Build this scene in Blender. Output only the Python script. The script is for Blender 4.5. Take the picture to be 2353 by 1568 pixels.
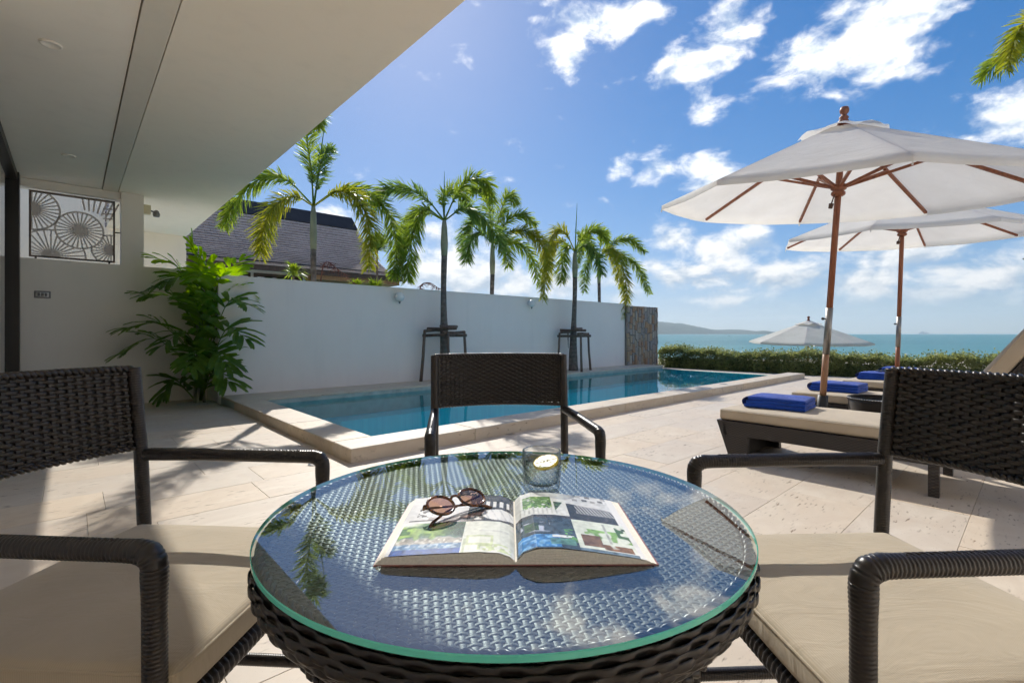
import bpy, bmesh, math, random
import numpy as np
from mathutils import Vector, Matrix, Euler
for o in list(bpy.data.objects): bpy.data.objects.remove(o)
random.seed(7); RS = np.random.RandomState(11)
S = bpy.context.scene; C = S.collection
PI = math.pi; R = math.radians
# ------------------------------------------------------------------ camera
HC = 0.96
cam_d = bpy.data.cameras.new('camera'); cam = bpy.data.objects.new('camera', cam_d); C.objects.link(cam)
cam.location = (0, 0, HC); cam.rotation_euler = (R(90), 0, 0)
cam_d.sensor_width = 36; cam_d.lens = 16.97; cam_d.shift_y = -17.5/2352
cam_d.clip_start = 0.02; cam_d.clip_end = 60000
S.camera = cam
# ------------------------------------------------------------------ sun, sky, exposure
SUN_EL = R(38.6); SUN_AZ = R(-12.7)            # azimuth from +Y towards +X
sun_dir = Vector((math.sin(SUN_AZ)*math.cos(SUN_EL), math.cos(SUN_AZ)*math.cos(SUN_EL), math.sin(SUN_EL)))
sd = bpy.data.lights.new('sun', 'SUN'); sd.energy = 1.85; sd.angle = R(0.53); sd.color = (1, 0.95, 0.87)
sun = bpy.data.objects.new('sun', sd); C.objects.link(sun); sun.rotation_euler = (-sun_dir).to_track_quat('-Z', 'Y').to_euler()
SKY_STRENGTH = 0.067
S.view_settings.view_transform = 'Standard'; S.view_settings.look = 'None'; S.view_settings.gamma = 1
S.view_settings.use_curve_mapping = False; S.view_settings.exposure = 1.32
S.render.engine = 'CYCLES'
cy = S.cycles
cy.max_bounces = 14; cy.diffuse_bounces = 8; cy.glossy_bounces = 5; cy.transmission_bounces = 12; cy.transparent_max_bounces = 24; cy.volume_bounces = 1
cy.use_denoising = True; cy.use_adaptive_sampling = True; cy.adaptive_threshold = 0.03; cy.adaptive_min_samples = 16; cy.sample_clamp_indirect = 6.0; cy.blur_glossy = 0.5

def D2dir(x, y):
    v = Vector(((x-1176)/1109, 1, (766.5-y)/1109)); v.normalize(); return v
W = bpy.data.worlds.new('World'); S.world = W; W.use_nodes = True
W.cycles.sampling_method = 'MANUAL'; W.cycles.sample_map_resolution = 256
def build_world():
    nt = W.node_tree; N = nt.nodes; L = nt.links; N.clear()
    out = N.new('ShaderNodeOutputWorld')
    sky = N.new('ShaderNodeTexSky'); sky.sky_type = 'NISHITA'; sky.sun_disc = False
    sky.sun_elevation = SUN_EL; sky.sun_rotation = SUN_AZ; sky.air_density = 1.0; sky.dust_density = 0.35; sky.ozone_density = 2.5
    # film-like shoulder so that the glow round the sun and the horizon do not burn out
    vm = N.new('ShaderNodeVectorMath'); vm.operation = 'MULTIPLY_ADD'; L.new(sky.outputs[0], vm.inputs[0]); vm.inputs[1].default_value = (.10, .10, .10); vm.inputs[2].default_value = (1, 1, 1)
    vd = N.new('ShaderNodeVectorMath'); vd.operation = 'DIVIDE'; L.new(sky.outputs[0], vd.inputs[0]); L.new(vm.outputs[0], vd.inputs[1])
    vt = N.new('ShaderNodeVectorMath'); vt.operation = 'MULTIPLY'; L.new(vd.outputs[0], vt.inputs[0]); vt.inputs[1].default_value = (.78, .86, 1.05)
    hs = N.new('ShaderNodeHueSaturation'); hs.inputs['Saturation'].default_value = 1.38; L.new(vt.outputs[0], hs.inputs['Color'])
    bg = N.new('ShaderNodeBackground'); bg.inputs['Strength'].default_value = SKY_STRENGTH; L.new(hs.outputs[0], bg.inputs['Color'])
    tc = N.new('ShaderNodeTexCoord'); G = tc.outputs['Generated']
    def math_(op, a, b=None, c=None, clamp=False):
        n = N.new('ShaderNodeMath'); n.operation = op; n.use_clamp = clamp
        for i, v in enumerate((a, b, c)):
            if v is None: continue
            if isinstance(v, (int, float)): n.inputs[i].default_value = v
            else: L.new(v, n.inputs[i])
        return n.outputs[0]
    def noise(vec, scale, detail, rough, dist=0.0):
        n = N.new('ShaderNodeTexNoise'); n.inputs['Scale'].default_value = scale; n.inputs['Detail'].default_value = detail
        n.inputs['Roughness'].default_value = rough; n.inputs['Distortion'].default_value = dist; L.new(vec, n.inputs['Vector']); return n.outputs[0]
    sep = N.new('ShaderNodeSeparateXYZ'); L.new(G, sep.inputs[0]); zc = sep.outputs[2]
    # clouds drift in flat layers: squeeze the vertical direction near the horizon
    mp = N.new('ShaderNodeMapping'); mp.inputs['Scale'].default_value = (1, 1, 1.7); L.new(G, mp.inputs['Vector'])
    n1 = noise(mp.outputs[0], 12.0, 8, 0.60, 0.2)
    n2 = noise(mp.outputs[0], 3.2, 3, 0.5)
    tot = None
    blobs = [(1300,110,52,52,0,1),(1372,45,120,44,-12,1),(1490,22,70,26,8,.8),
             (1672,85,95,66,-40,1),(1590,150,110,44,-22,1),(1535,190,70,22,-20,.7),(1740,30,40,40,0,.7),
             (1880,130,150,60,-15,1),(2010,80,170,100,-20,1.05),(2100,10,110,70,-10,1),
             (1620,232,46,42,-30,.85),(1215,5,70,20,0,.6),(1238,42,30,16,0,.6),
             (1430,382,46,28,-10,.85),(1520,386,72,34,-8,.9),(1645,385,78,36,5,.9),(1600,430,50,22,-10,.7),
             (2330,262,110,58,-35,1),(2230,318,60,14,4,.6),(1915,222,40,16,10,.55),
             (1550,550,52,32,0,.95),(1680,568,115,46,4,1),(1505,610,40,34,0,.8),
             (1040,590,80,75,0,1),(1120,645,150,52,0,1),(1270,655,110,40,0,.8),(770,500,60,26,10,.7),
             (1560,640,110,36,0,.9),(1770,640,150,44,0,1),(1950,655,130,40,0,.8),(2120,585,150,36,-6,.9),(2170,620,120,24,-3,.8),(2300,640,130,40,-5,.9),
             (1650,690,260,26,0,.6),(2150,680,260,30,0,.7),(1350,690,200,26,0,.6)]
    for (x, y, a, b, rot, wt) in blobs:
        a *= 1.7; b *= 1.7
        c = D2dir(x, y); r = R(rot)
        e1 = D2dir(x+a*math.cos(r), y+a*math.sin(r))-c
        e2 = D2dir(x-b*math.sin(r), y+b*math.cos(r))-c
        t1 = e1.normalized(); t2 = (e2-t1*e2.dot(t1)).normalized(); t3 = t1.cross(t2)
        M = Matrix((t1, t2, t3)).transposed()
        m = N.new('ShaderNodeMapping'); m.vector_type = 'TEXTURE'
        m.inputs['Location'].default_value = c; m.inputs['Rotation'].default_value = M.to_euler(); m.inputs['Scale'].default_value = (e1.length, e2.length, 1.0)
        L.new(G, m.inputs['Vector'])
        ln = N.new('ShaderNodeVectorMath'); ln.operation = 'LENGTH'; L.new(m.outputs[0], ln.inputs[0])
        v = math_('SUBTRACT', 1.0, ln.outputs['Value'], clamp=True); v = math_('MULTIPLY', v, wt*1.1)
        tot = v if tot is None else math_('MAXIMUM', tot, v)
    # broken band of cumulus low over the horizon, and scattered cumulus over the unseen rest of the sky, thickened to lift the shade
    band = math_('MULTIPLY', math_('SUBTRACT', 1.0, math_('ABSOLUTE', math_('MULTIPLY', math_('SUBTRACT', zc, 0.10), 10.0)), clamp=True), 0.50)
    scat = math_('MULTIPLY', math_('SUBTRACT', n2, 0.40, clamp=True), 1.5)
    infront = N.new('ShaderNodeMapRange'); infront.inputs[1].default_value = 0.25; infront.inputs[2].default_value = 0.6; infront.inputs[3].default_value = 1; infront.inputs[4].default_value = 0
    L.new(sep.outputs[1], infront.inputs[0])
    scat = math_('MULTIPLY', scat, infront.outputs[0])
    f = math_('ADD', math_('MAXIMUM', tot, band), math_('MULTIPLY', scat, 2.0))
    f = math_('ADD', f, math_('MULTIPLY', math_('SUBTRACT', n1, 0.5), 2.5))
    mr = N.new('ShaderNodeMapRange'); mr.interpolation_type = 'SMOOTHSTEP'; mr.inputs[1].default_value = 0.22; mr.inputs[2].default_value = 0.92; L.new(f, mr.inputs[0])
    fade = N.new('ShaderNodeMapRange'); fade.inputs[1].default_value = 0.005; fade.inputs[2].default_value = 0.075; L.new(zc, fade.inputs[0])
    mask = math_('MULTIPLY', mr.outputs[0], fade.outputs[0]); mask = math_('MULTIPLY', mask, 0.93)
    # cloud body: thick parts and undersides greyer, from a second sample of the same noise nearer the sun
    off = N.new('ShaderNodeVectorMath'); off.operation = 'ADD'; L.new(mp.outputs[0], off.inputs[0]); off.inputs[1].default_value = (-0.008, 0.0, 0.03)
    n3 = noise(off.outputs[0], 12.0, 5, 0.6, 0.2)
    dif = math_('SUBTRACT', n1, n3)
    sh = math_('ADD', math_('MULTIPLY', dif, 4.5), 0.62, clamp=True)
    cr = N.new('ShaderNodeMix'); cr.data_type = 'RGBA'; L.new(sh, cr.inputs[0])
    cr.inputs[6].default_value = (0.46, 0.54, 0.64, 1); cr.inputs[7].default_value = (1, 0.98, 0.95, 1)
    elev = N.new('ShaderNodeMapRange'); elev.inputs[1].default_value = 0.04; elev.inputs[2].default_value = 0.33; elev.inputs[3].default_value = 0.40; elev.inputs[4].default_value = 0.62; L.new(zc, elev.inputs[0])
    cb = N.new('ShaderNodeBackground'); L.new(cr.outputs[2], cb.inputs['Color']); L.new(elev.outputs[0], cb.inputs['Strength'])
    mx = N.new('ShaderNodeMixShader'); L.new(mask, mx.inputs[0]); L.new(bg.outputs[0], mx.inputs[1]); L.new(cb.outputs[0], mx.inputs[2])
    L.new(mx.outputs[0], out.inputs['Surface'])
build_world()

# ------------------------------------------------------------------ helpers
CA, SA = 0.7385, 0.6743
ANG = math.atan2(SA, CA)                         # terrace axes: u along the pool, w across it
def P(u, w, z=0.0): return Vector((u*CA-w*SA, u*SA+w*CA, z))
def XY(x, y, z=0.0): return Vector((x, y, z))

class MB:
    def __init__(s): s.v = []; s.f = []; s.m = []
    def add(s, vs, fs, mi=0):
        b = len(s.v); s.v.extend([tuple(p) for p in vs]); s.f.extend([tuple(b+i for i in f) for f in fs]); s.m.extend([mi]*len(fs)); return s
    def box(s, lo, hi, mi=0, M=None):
        x0, y0, z0 = lo; x1, y1, z1 = hi
        vs = [Vector(p) for p in ((x0,y0,z0),(x1,y0,z0),(x1,y1,z0),(x0,y1,z0),(x0,y0,z1),(x1,y0,z1),(x1,y1,z1),(x0,y1,z1))]
        if M is not None: vs = [M @ p for p in vs]
        return s.add(vs, [(0,3,2,1),(4,5,6,7),(0,1,5,4),(1,2,6,5),(2,3,7,6),(3,0,4,7)], mi)
    def hexa(s, vs, mi=0):
        return s.add(vs, [(0,3,2,1),(4,5,6,7),(0,1,5,4),(1,2,6,5),(2,3,7,6),(3,0,4,7)], mi)
    def tube(s, pts, rad, n=8, caps=True, mi=0, sq=False):
        pts = [Vector(p) for p in pts]; m = len(pts)
        if not hasattr(rad, '__len__'): rad = [rad]*m
        vs = []; up = None
        for i, p in enumerate(pts):
            t = (pts[min(i+1, m-1)]-pts[max(i-1, 0)])
            t = t.normalized() if t.length > 1e-9 else Vector((0,0,1))
            if up is None:
                ref = Vector((0,0,1)) if abs(t.z) < .9 else Vector((1,0,0))
                up = (ref-t*ref.dot(t)).normalized()
            else:
                u2 = up-t*up.dot(t)
                if u2.length > 1e-6: up = u2.normalized()
            sd_ = t.cross(up)
            for k in range(n):
                a = 2*PI*(k+.5*sq)/n
                vs.append(p+(up*math.cos(a)+sd_*math.sin(a))*rad[i])
        fs = []
        for i in range(m-1):
            for k in range(n):
                a = i*n+k; b = i*n+(k+1) % n
                fs.append((a, b, b+n, a+n))
        if caps: fs.append(tuple(range(n-1, -1, -1))); fs.append(tuple((m-1)*n+k for k in range(n)))
        return s.add(vs, fs, mi)
    def lathe(s, prof, n=24, mi=0, closed=False, c=(0,0,0)):
        vs = []; m = len(prof)
        for (r, z) in prof:
            for k in range(n):
                a = 2*PI*k/n; vs.append((c[0]+r*math.cos(a), c[1]+r*math.sin(a), c[2]+z))
        fs = []
        for i in range(m if closed else m-1):
            j = (i+1) % m
            for k in range(n):
                k2 = (k+1) % n; fs.append((i*n+k, i*n+k2, j*n+k2, j*n+k))
        if not closed:
            if prof[0][0] > 1e-6: fs.append(tuple(range(n-1, -1, -1)))
            if prof[-1][0] > 1e-6: fs.append(tuple((m-1)*n+k for k in range(n)))
        return s.add(vs, fs, mi)
    def build(s, name, mat, parent=None, smooth=False, M=None, weld=0.0):
        me = bpy.data.meshes.new(name); me.from_pydata([tuple(v) for v in s.v], [], s.f)
        mats = mat if isinstance(mat, (list, tuple)) else [mat]
        for m_ in mats: me.materials.append(m_)
        if len(mats) > 1: me.polygons.foreach_set('material_index', s.m)
        if weld or smooth == 'auto':
            bm = bmesh.new(); bm.from_mesh(me)
            if weld: bmesh.ops.remove_doubles(bm, verts=bm.verts, dist=weld)
            bm.to_mesh(me); bm.free()
        if smooth is True: me.polygons.foreach_set('use_smooth', [True]*len(me.polygons))
        me.update()
        o = bpy.data.objects.new(name, me); C.objects.link(o)
        if parent is not None: o.parent = parent
        if M is not None: o.matrix_local = M
        return o
def bevelbox(name, lo, hi, bev, mat, parent=None, seg=2, M=None, smooth=True):
    bm = bmesh.new(); bmesh.ops.create_cube(bm, size=1)
    for v in bm.verts: v.co = Vector([lo[i]+(v.co[i]+.5)*(hi[i]-lo[i]) for i in range(3)])
    bmesh.ops.bevel(bm, geom=list(bm.edges), offset=bev, segments=seg, affect='EDGES', profile=.5)
    me = bpy.data.meshes.new(name); bm.to_mesh(me); bm.free(); me.materials.append(mat)
    if smooth: me.polygons.foreach_set('use_smooth', [True]*len(me.polygons))
    o = bpy.data.objects.new(name, me); C.objects.link(o)
    if parent is not None: o.parent = parent
    if M is not None: o.matrix_local = M
    return o
def tag(o, label=None, cat=None, group=None, kind=None):
    if label: o['label'] = label
    if cat: o['category'] = cat
    if group: o['group'] = group
    if kind: o['kind'] = kind
    return o
def thing(name, label, cat, loc=(0,0,0), rz=0.0, group=None):
    o = bpy.data.objects.new(name, None); C.objects.link(o); o.empty_display_size = .1
    o.location = loc; o.rotation_euler = (0, 0, rz); return tag(o, label, cat, group)
def link(name, me, parent, M=None, mat=None):
    o = bpy.data.objects.new(name, me); C.objects.link(o); o.parent = parent
    if M is not None: o.matrix_local = M
    return o
def copy_tree(o, parent=None):
    c = o.copy(); C.objects.link(c); c.parent = parent
    if parent is not None: c.matrix_local = o.matrix_local.copy()
    for ch in list(o.children): copy_tree(ch, c)
    return c
def catmull(pts, n):
    pts = [Vector(p) for p in pts]; q = [pts[0]*2-pts[1]]+pts+[pts[-1]*2-pts[-2]]; out = []
    segs = len(pts)-1
    for i in range(n):
        t = i/(n-1)*segs; k = min(int(t), segs-1); t -= k
        a, b, c, d = q[k:k+4]
        out.append(.5*((2*b)+(c-a)*t+(2*a-5*b+4*c-d)*t*t+(3*b-a-3*c+d)*t**3))
    return out

# ------------------------------------------------------------------ materials
class NM:
    def __init__(s, name):
        s.m = bpy.data.materials.new(name); s.m.use_nodes = True; s.nt = s.m.node_tree; s.N = s.nt.nodes; s.L = s.nt.links
        s.b = s.N['Principled BSDF']; s.out = s.N['Material Output']
    def set(s, **k):
        for a, v in k.items(): s.b.inputs[a.replace('_', ' ')].default_value = v
        return s
    def node(s, t, **k):
        n = s.N.new(t)
        for a, v in k.items():
            if hasattr(n, a): setattr(n, a, v)
            else: n.inputs[a.replace('_', ' ')].default_value = v
        return n
    def coord(s, which='Object', scale=(1,1,1), rot=(0,0,0)):
        tc = s.N.new('ShaderNodeTexCoord'); m = s.N.new('ShaderNodeMapping'); m.inputs['Scale'].default_value = scale; m.inputs['Rotation'].default_value = rot
        s.L.new(tc.outputs[which], m.inputs['Vector']); return m.outputs[0]
    def noise(s, vec, scale=5, detail=4, rough=.55, dist=0):
        n = s.node('ShaderNodeTexNoise', Scale=scale, Detail=detail, Roughness=rough, Distortion=dist); s.L.new(vec, n.inputs['Vector']); return n.outputs[0]
    def ramp(s, fac, stops):
        r = s.N.new('ShaderNodeValToRGB'); e = r.color_ramp.elements
        while len(e) < len(stops): e.new(.5)
        for i, (p, c) in enumerate(stops): e[i].position = p; e[i].color = (*c, 1) if len(c) == 3 else c
        s.L.new(fac, r.inputs[0]); return r.outputs[0]
    def mix(s, fac, a, b, blend='MIX'):
        n = s.N.new('ShaderNodeMix'); n.data_type = 'RGBA'; n.blend_type = blend
        for i, v in ((0, fac), (6, a), (7, b)):
            if isinstance(v, (int, float)): n.inputs[i].default_value = v
            elif isinstance(v, tuple): n.inputs[i].default_value = (*v, 1) if len(v) == 3 else v
            else: s.L.new(v, n.inputs[i])
        return n.outputs[2]
    def math(s, op, a, b=None, clamp=False):
        n = s.N.new('ShaderNodeMath'); n.operation = op; n.use_clamp = clamp
        for i, v in enumerate((a, b)):
            if v is None: continue
            if isinstance(v, (int, float)): n.inputs[i].default_value = v
            else: s.L.new(v, n.inputs[i])
        return n.outputs[0]
    def rand(s): return s.N.new('ShaderNodeObjectInfo').outputs['Random']
    def col(s, c): s.L.new(c, s.b.inputs['Base Color']); return s
    def bump(s, h, strength=.3, dist=.01):
        b = s.node('ShaderNodeBump', Strength=strength, Distance=dist); s.L.new(h, b.inputs['Height']); s.L.new(b.outputs[0], s.b.inputs['Normal']); return s
def simple(name, col, rough=.6, var=.12, scale=6, **k):
    m = NM(name); m.set(Roughness=rough, **k)
    n = m.noise(m.coord(), scale, 5, .6)
    a = tuple(c*(1-var) for c in col); b = tuple(min(1, c*(1+var)) for c in col)
    m.col(m.ramp(n, [(.3, a), (.7, b)])); return m.m

M = {}
def mk_wicker(name, base, hi, rough):
    m = NM(name); m.set(Roughness=rough); m.b.inputs['Specular IOR Level'].default_value = .5
    v = m.coord(); n = m.noise(v, 60, 3); f = m.noise(v, 9, 2)
    m.col(m.mix(m.math('MULTIPLY', n, f), base, hi)); m.bump(m.noise(m.coord(scale=(1,1,6)), 300, 2), .15, .0006); return m.m
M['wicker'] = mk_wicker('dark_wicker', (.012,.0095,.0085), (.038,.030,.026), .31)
M['wicker_top'] = mk_wicker('woven_top_sheen', (.085,.080,.080), (.20,.19,.185), .44)  # paler wicker: the sheen and veil under the glass are put into colour
def mk_trav(name, tint=(1,1,1), joint=False):
    m = NM(name); m.set(Roughness=.55); v = m.coord('Object'); tc = m.N.new('ShaderNodeTexCoord')
    rnd = m.rand()
    off = m.N.new('ShaderNodeVectorMath'); off.operation = 'ADD'; m.L.new(tc.outputs['Object'], off.inputs[0])
    cmb = m.N.new('ShaderNodeCombineXYZ'); sc = m.math('MULTIPLY', rnd, 37.0)
    for i in range(3): m.L.new(sc, cmb.inputs[i])
    m.L.new(cmb.outputs[0], off.inputs[1]); v = off.outputs[0]
    mp = m.node('ShaderNodeMapping'); mp.inputs['Scale'].default_value = (2.6, 5.0, 5.0); m.L.new(v, mp.inputs['Vector'])
    vein = m.noise(mp.outputs[0], 1.0, 6, .62, 1.2)
    blot = m.noise(v, 2.1, 4, .6)
    base = m.ramp(vein, [(.22, (.55*tint[0],.45*tint[1],.355*tint[2])), (.5, (.59*tint[0],.505*tint[1],.405*tint[2])), (.75, (.66*tint[0],.58*tint[1],.475*tint[2]))])
    base = m.mix(m.math('MULTIPLY', m.math('SUBTRACT', blot, .45, True), 1.6, True), base, (.57*tint[0],.45*tint[1],.34*tint[2]))
    mp2 = m.node('ShaderNodeMapping'); mp2.inputs['Scale'].default_value = (16, 60, 30); m.L.new(v, mp2.inputs['Vector'])
    pit = m.noise(mp2.outputs[0], 1.0, 3, .5); gate = m.noise(v, 4, 2)
    pf = m.math('MULTIPLY', m.math('MULTIPLY', m.math('SUBTRACT', pit, .60, True), 9, True), m.math('MULTIPLY', m.math('SUBTRACT', gate, .44, True), 6, True))
    base = m.mix(pf, base, (.22,.16,.11))
    hv = m.N.new('ShaderNodeHueSaturation'); m.L.new(base, hv.inputs['Color']); m.L.new(m.math('ADD', m.math('MULTIPLY', rnd, .09), .955), hv.inputs['Value']); m.L.new(m.math('ADD', m.math('MULTIPLY', rnd, .3), .85), hv.inputs['Saturation'])
    m.col(hv.outputs[0])
    h = m.math('SUBTRACT', vein, m.math('MULTIPLY', pf, 1.5)); m.bump(h, .25, .003)
    return m.m
M['trav'] = mk_trav('travertine')
M['trav_side'] = mk_trav('travertine_coping', (1.0,.99,.95))
M['grout'] = simple('grout', (.60,.52,.43), .9)
def mk_plaster(name, col, var=.05):
    m = NM(name); m.set(Roughness=.85); v = m.coord(); n = m.noise(v, 1.3, 6, .6); n2 = m.noise(v, 60, 3)
    stain = m.noise(m.coord(scale=(3, 3, .35)), 2.2, 5, .6)
    c = m.ramp(n, [(.3, tuple(c*(1-var) for c in col)), (.7, col)])
    m.col(m.mix(m.math('MULTIPLY', m.math('SUBTRACT', stain, .52, True), .8, True), c, tuple(c*.78 for c in col))); m.bump(n2, .12, .003); return m.m
M['wall'] = mk_plaster('white_plaster', (.80,.765,.715))
M['wall_villa'] = mk_plaster('warm_plaster', (.82,.78,.71))
M['ceil'] = mk_plaster('ceiling_paint', (.90,.82,.695), .02)
M['ceil_in'] = mk_plaster('inner_ceiling_paint', (.91,.85,.76), .02)
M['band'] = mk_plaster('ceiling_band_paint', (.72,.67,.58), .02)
M['cream'] = mk_plaster('cream_plaster', (.80,.74,.63), .04)
M['metal_dark'] = simple('dark_bronze_aluminium', (.028,.025,.023), .4, .1, Metallic=.3)
M['screen'] = simple('painted_screen', (.58,.54,.52), .5, .05)
M['white_plastic'] = simple('white_plastic', (.72,.72,.70), .35, .03)
M['grey_plastic'] = simple('grey_plastic', (.20,.20,.20), .35, .05)
M['cream_plastic'] = simple('cream_plastic', (.66,.60,.40), .4, .05)
M['chrome'] = simple('chrome', (.72,.72,.72), .12, .02, Metallic=1.0)
M['steel'] = simple('steel_sleeve', (.28,.27,.26), .42, .1, Metallic=1.0)
M['iron'] = simple('black_iron', (.016,.014,.013), .45, .2)
def mk_fabric(name, col, sc=900, rough=.9, bump=.15, dirt=.1):
    m = NM(name); m.set(Roughness=rough); m.b.inputs['Sheen Weight'].default_value = .15
    v = m.coord(); wv = m.node('ShaderNodeTexWave', Scale=sc/11, Distortion=.08, Detail=1); m.L.new(v, wv.inputs['Vector'])
    n = m.noise(v, 5, 5, .6)
    c = m.ramp(n, [(.3, tuple(c*(1-dirt) for c in col)), (.7, tuple(c*(1+dirt*.4) for c in col))])
    c = m.mix(m.math('MULTIPLY', wv.outputs[1], .30), c, tuple(x*.72 for x in col)); m.col(c)
    wr = m.noise(m.coord(scale=(1, 2.2, 1)), 4.5, 4, .55, 1.2)
    b1 = m.node('ShaderNodeBump', Strength=.28, Distance=.02); m.L.new(wr, b1.inputs['Height'])
    b2 = m.node('ShaderNodeBump', Strength=bump, Distance=.001); m.L.new(wv.outputs[1], b2.inputs['Height']); m.L.new(b1.outputs[0], b2.inputs['Normal']); m.L.new(b2.outputs[0], m.b.inputs['Normal'])
    return m.m
M['cushion'] = mk_fabric('beige_canvas', (.46,.39,.285))
M['cushion2'] = mk_fabric('beige_lounger_canvas', (.50,.42,.315))
M['towel'] = mk_fabric('blue_terry', (.006,.062,.40), 420, .95, .8, .3)
def mk_canopy():
    m = NM('canopy_canvas'); m.set(Roughness=.85); v = m.coord()
    n = m.noise(v, 3, 5); c = m.ramp(n, [(.3, (.84,.805,.735)), (.7, (.92,.89,.825))]); m.col(c)
    wr = m.noise(m.coord(scale=(1,1,1)), 7, 4, .55, .6); m.bump(wr, .35, .03)
    tr = m.N.new('ShaderNodeBsdfTranslucent'); m.L.new(c, tr.inputs['Color'])
    mx = m.N.new('ShaderNodeMixShader'); mx.inputs[0].default_value = .45
    m.L.new(m.b.outputs[0], mx.inputs[1]); m.L.new(tr.outputs[0], mx.inputs[2]); m.L.new(mx.outputs[0], m.out.inputs['Surface']); return m.m
M['canopy'] = mk_canopy()
def mk_wood(name, a, b, rough=.45, sc=(18,18,1.5)):
    m = NM(name); m.set(Roughness=rough); n = m.noise(m.coord(scale=sc), 2.5, 5, .6, .5)
    m.col(m.ramp(n, [(.3, a), (.7, b)])); m.bump(n, .15, .004); return m.m
M['wood'] = mk_wood('varnished_wood', (.19,.058,.024), (.34,.118,.050))
M['wood_pale'] = mk_wood('worn_wood', (.30,.15,.075), (.44,.24,.13))
M['stake'] = mk_wood('weathered_pole', (.075,.055,.042), (.20,.15,.115), .9)
M['dark_wood'] = mk_wood('dark_house_wood', (.045,.022,.014), (.10,.05,.03), .6)
M['orange_wood'] = mk_wood('eave_wood', (.25,.11,.04), (.36,.18,.07), .6)
def mk_leaf(name, a, b, trans=.45, tcol=None, rough=.42):
    m = NM(name); m.set(Roughness=rough); v = m.coord(); n = m.noise(v, 3.0, 3); n2 = m.noise(v, 23, 2)
    c = m.ramp(m.math('ADD', m.math('MULTIPLY', n, .65), m.math('MULTIPLY', n2, .35)), [(.36, a), (.62, b)]); m.col(c)
    tr = m.N.new('ShaderNodeBsdfTranslucent'); hs = m.N.new('ShaderNodeHueSaturation'); hs.inputs['Value'].default_value = 2.6; hs.inputs['Hue'].default_value = .478; hs.inputs['Saturation'].default_value = 1.1
    m.L.new(c, hs.inputs['Color']); m.L.new(hs.outputs[0], tr.inputs['Color'])
    mx = m.N.new('ShaderNodeMixShader'); mx.inputs[0].default_value = trans
    m.L.new(m.b.outputs[0], mx.inputs[1]); m.L.new(tr.outputs[0], mx.inputs[2]); m.L.new(mx.outputs[0], m.out.inputs['Surface']); return m.m
M['frond'] = mk_leaf('foxtail_leaf', (.085,.145,.022), (.175,.240,.038), .55)
M['frond_y'] = mk_leaf('foxtail_leaf_yellow', (.13,.17,.022), (.25,.26,.034), .5)
M['frond_d'] = mk_leaf('foxtail_leaf_dark', (.065,.125,.030), (.130,.200,.048), .55)
M['areca'] = mk_leaf('clump_palm_leaf', (.042,.105,.014), (.095,.180,.024), .45, rough=.33)
M['areca_l'] = mk_leaf('clump_palm_leaf_pale', (.080,.19,.010), (.15,.28,.014), .55, rough=.38)  # paler green for the upper fronds
M['shrub'] = mk_leaf('shrub_leaf', (.09,.15,.02), (.19,.26,.035))
M['hedge'] = mk_leaf('hedge_leaf', (.075,.105,.040), (.21,.235,.09), .42)
M['dry'] = mk_leaf('dry_stalk', (.12,.05,.035), (.22,.10,.07), .2, rough=.8)
def mk_trunk():
    m = NM('palm_trunk'); m.set(Roughness=.85); v = m.coord(); wv = m.node('ShaderNodeTexWave', Scale=3.2, Distortion=1.2, Detail=2); wv.bands_direction = 'Z'; m.L.new(v, wv.inputs['Vector'])
    n = m.noise(v, 14, 4); c = m.ramp(n, [(.3, (.085,.070,.058)), (.7, (.20,.18,.155))]); m.col(m.mix(m.math('MULTIPLY', wv.outputs[1], .35), c, (.05,.042,.036))); m.bump(wv.outputs[1], .3, .01); return m.m
M['trunk'] = mk_trunk()
M['shaft'] = simple('crownshaft', (.24,.26,.17), .6, .2, 4)
M['sand'] = simple('beach_sand', (.42,.36,.27), .95, .15, 3)
M['lawn'] = simple('lawn', (.06,.10,.03), .95, .3, 4)
M['shingle'] = None
def mk_shingle():
    m = NM('roof_shingle'); m.set(Roughness=.9); v = m.coord(); n = m.noise(v, 9, 4); rnd = m.rand()
    c = m.ramp(n, [(.3, (.43,.34,.29)), (.7, (.60,.485,.42))]); c2 = m.noise(v, 1.1, 2)
    c = m.mix(m.math('MULTIPLY', m.math('SUBTRACT', c2, .4, True), 1.5, True), c, (.62,.51,.45)); m.col(c); m.bump(m.noise(v, 80, 2), .3, .004); return m.m
M['shingle'] = mk_shingle()
M['ridge'] = simple('ridge_felt', (.028,.028,.034), .8, .2)
def thin_glass(name, tint=(.94,.97,.96), ior=1.6, rough=0.0, boost=1.0):
    m = NM(name); fr = m.node('ShaderNodeFresnel', IOR=ior); ge = m.N.new('ShaderNodeNewGeometry')
    m.L.new(m.math('ADD', ior, m.math('MULTIPLY', ge.outputs['Backfacing'], 1/ior-ior)), fr.inputs['IOR'])   # same reflectance from both sides
    g = m.N.new('ShaderNodeBsdfGlossy'); g.inputs['Roughness'].default_value = rough; g.inputs['Color'].default_value = (.97,.98,1,1)
    t = m.N.new('ShaderNodeBsdfTransparent'); t.inputs['Color'].default_value = (*tint, 1)
    mx = m.N.new('ShaderNodeMixShader'); f = fr.outputs[0]
    if boost != 1: f = m.math('MULTIPLY', f, boost, True)
    m.L.new(f, mx.inputs[0]); m.L.new(t.outputs[0], mx.inputs[1]); m.L.new(g.outputs[0], mx.inputs[2]); m.L.new(mx.outputs[0], m.out.inputs['Surface']); return m.m
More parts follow.
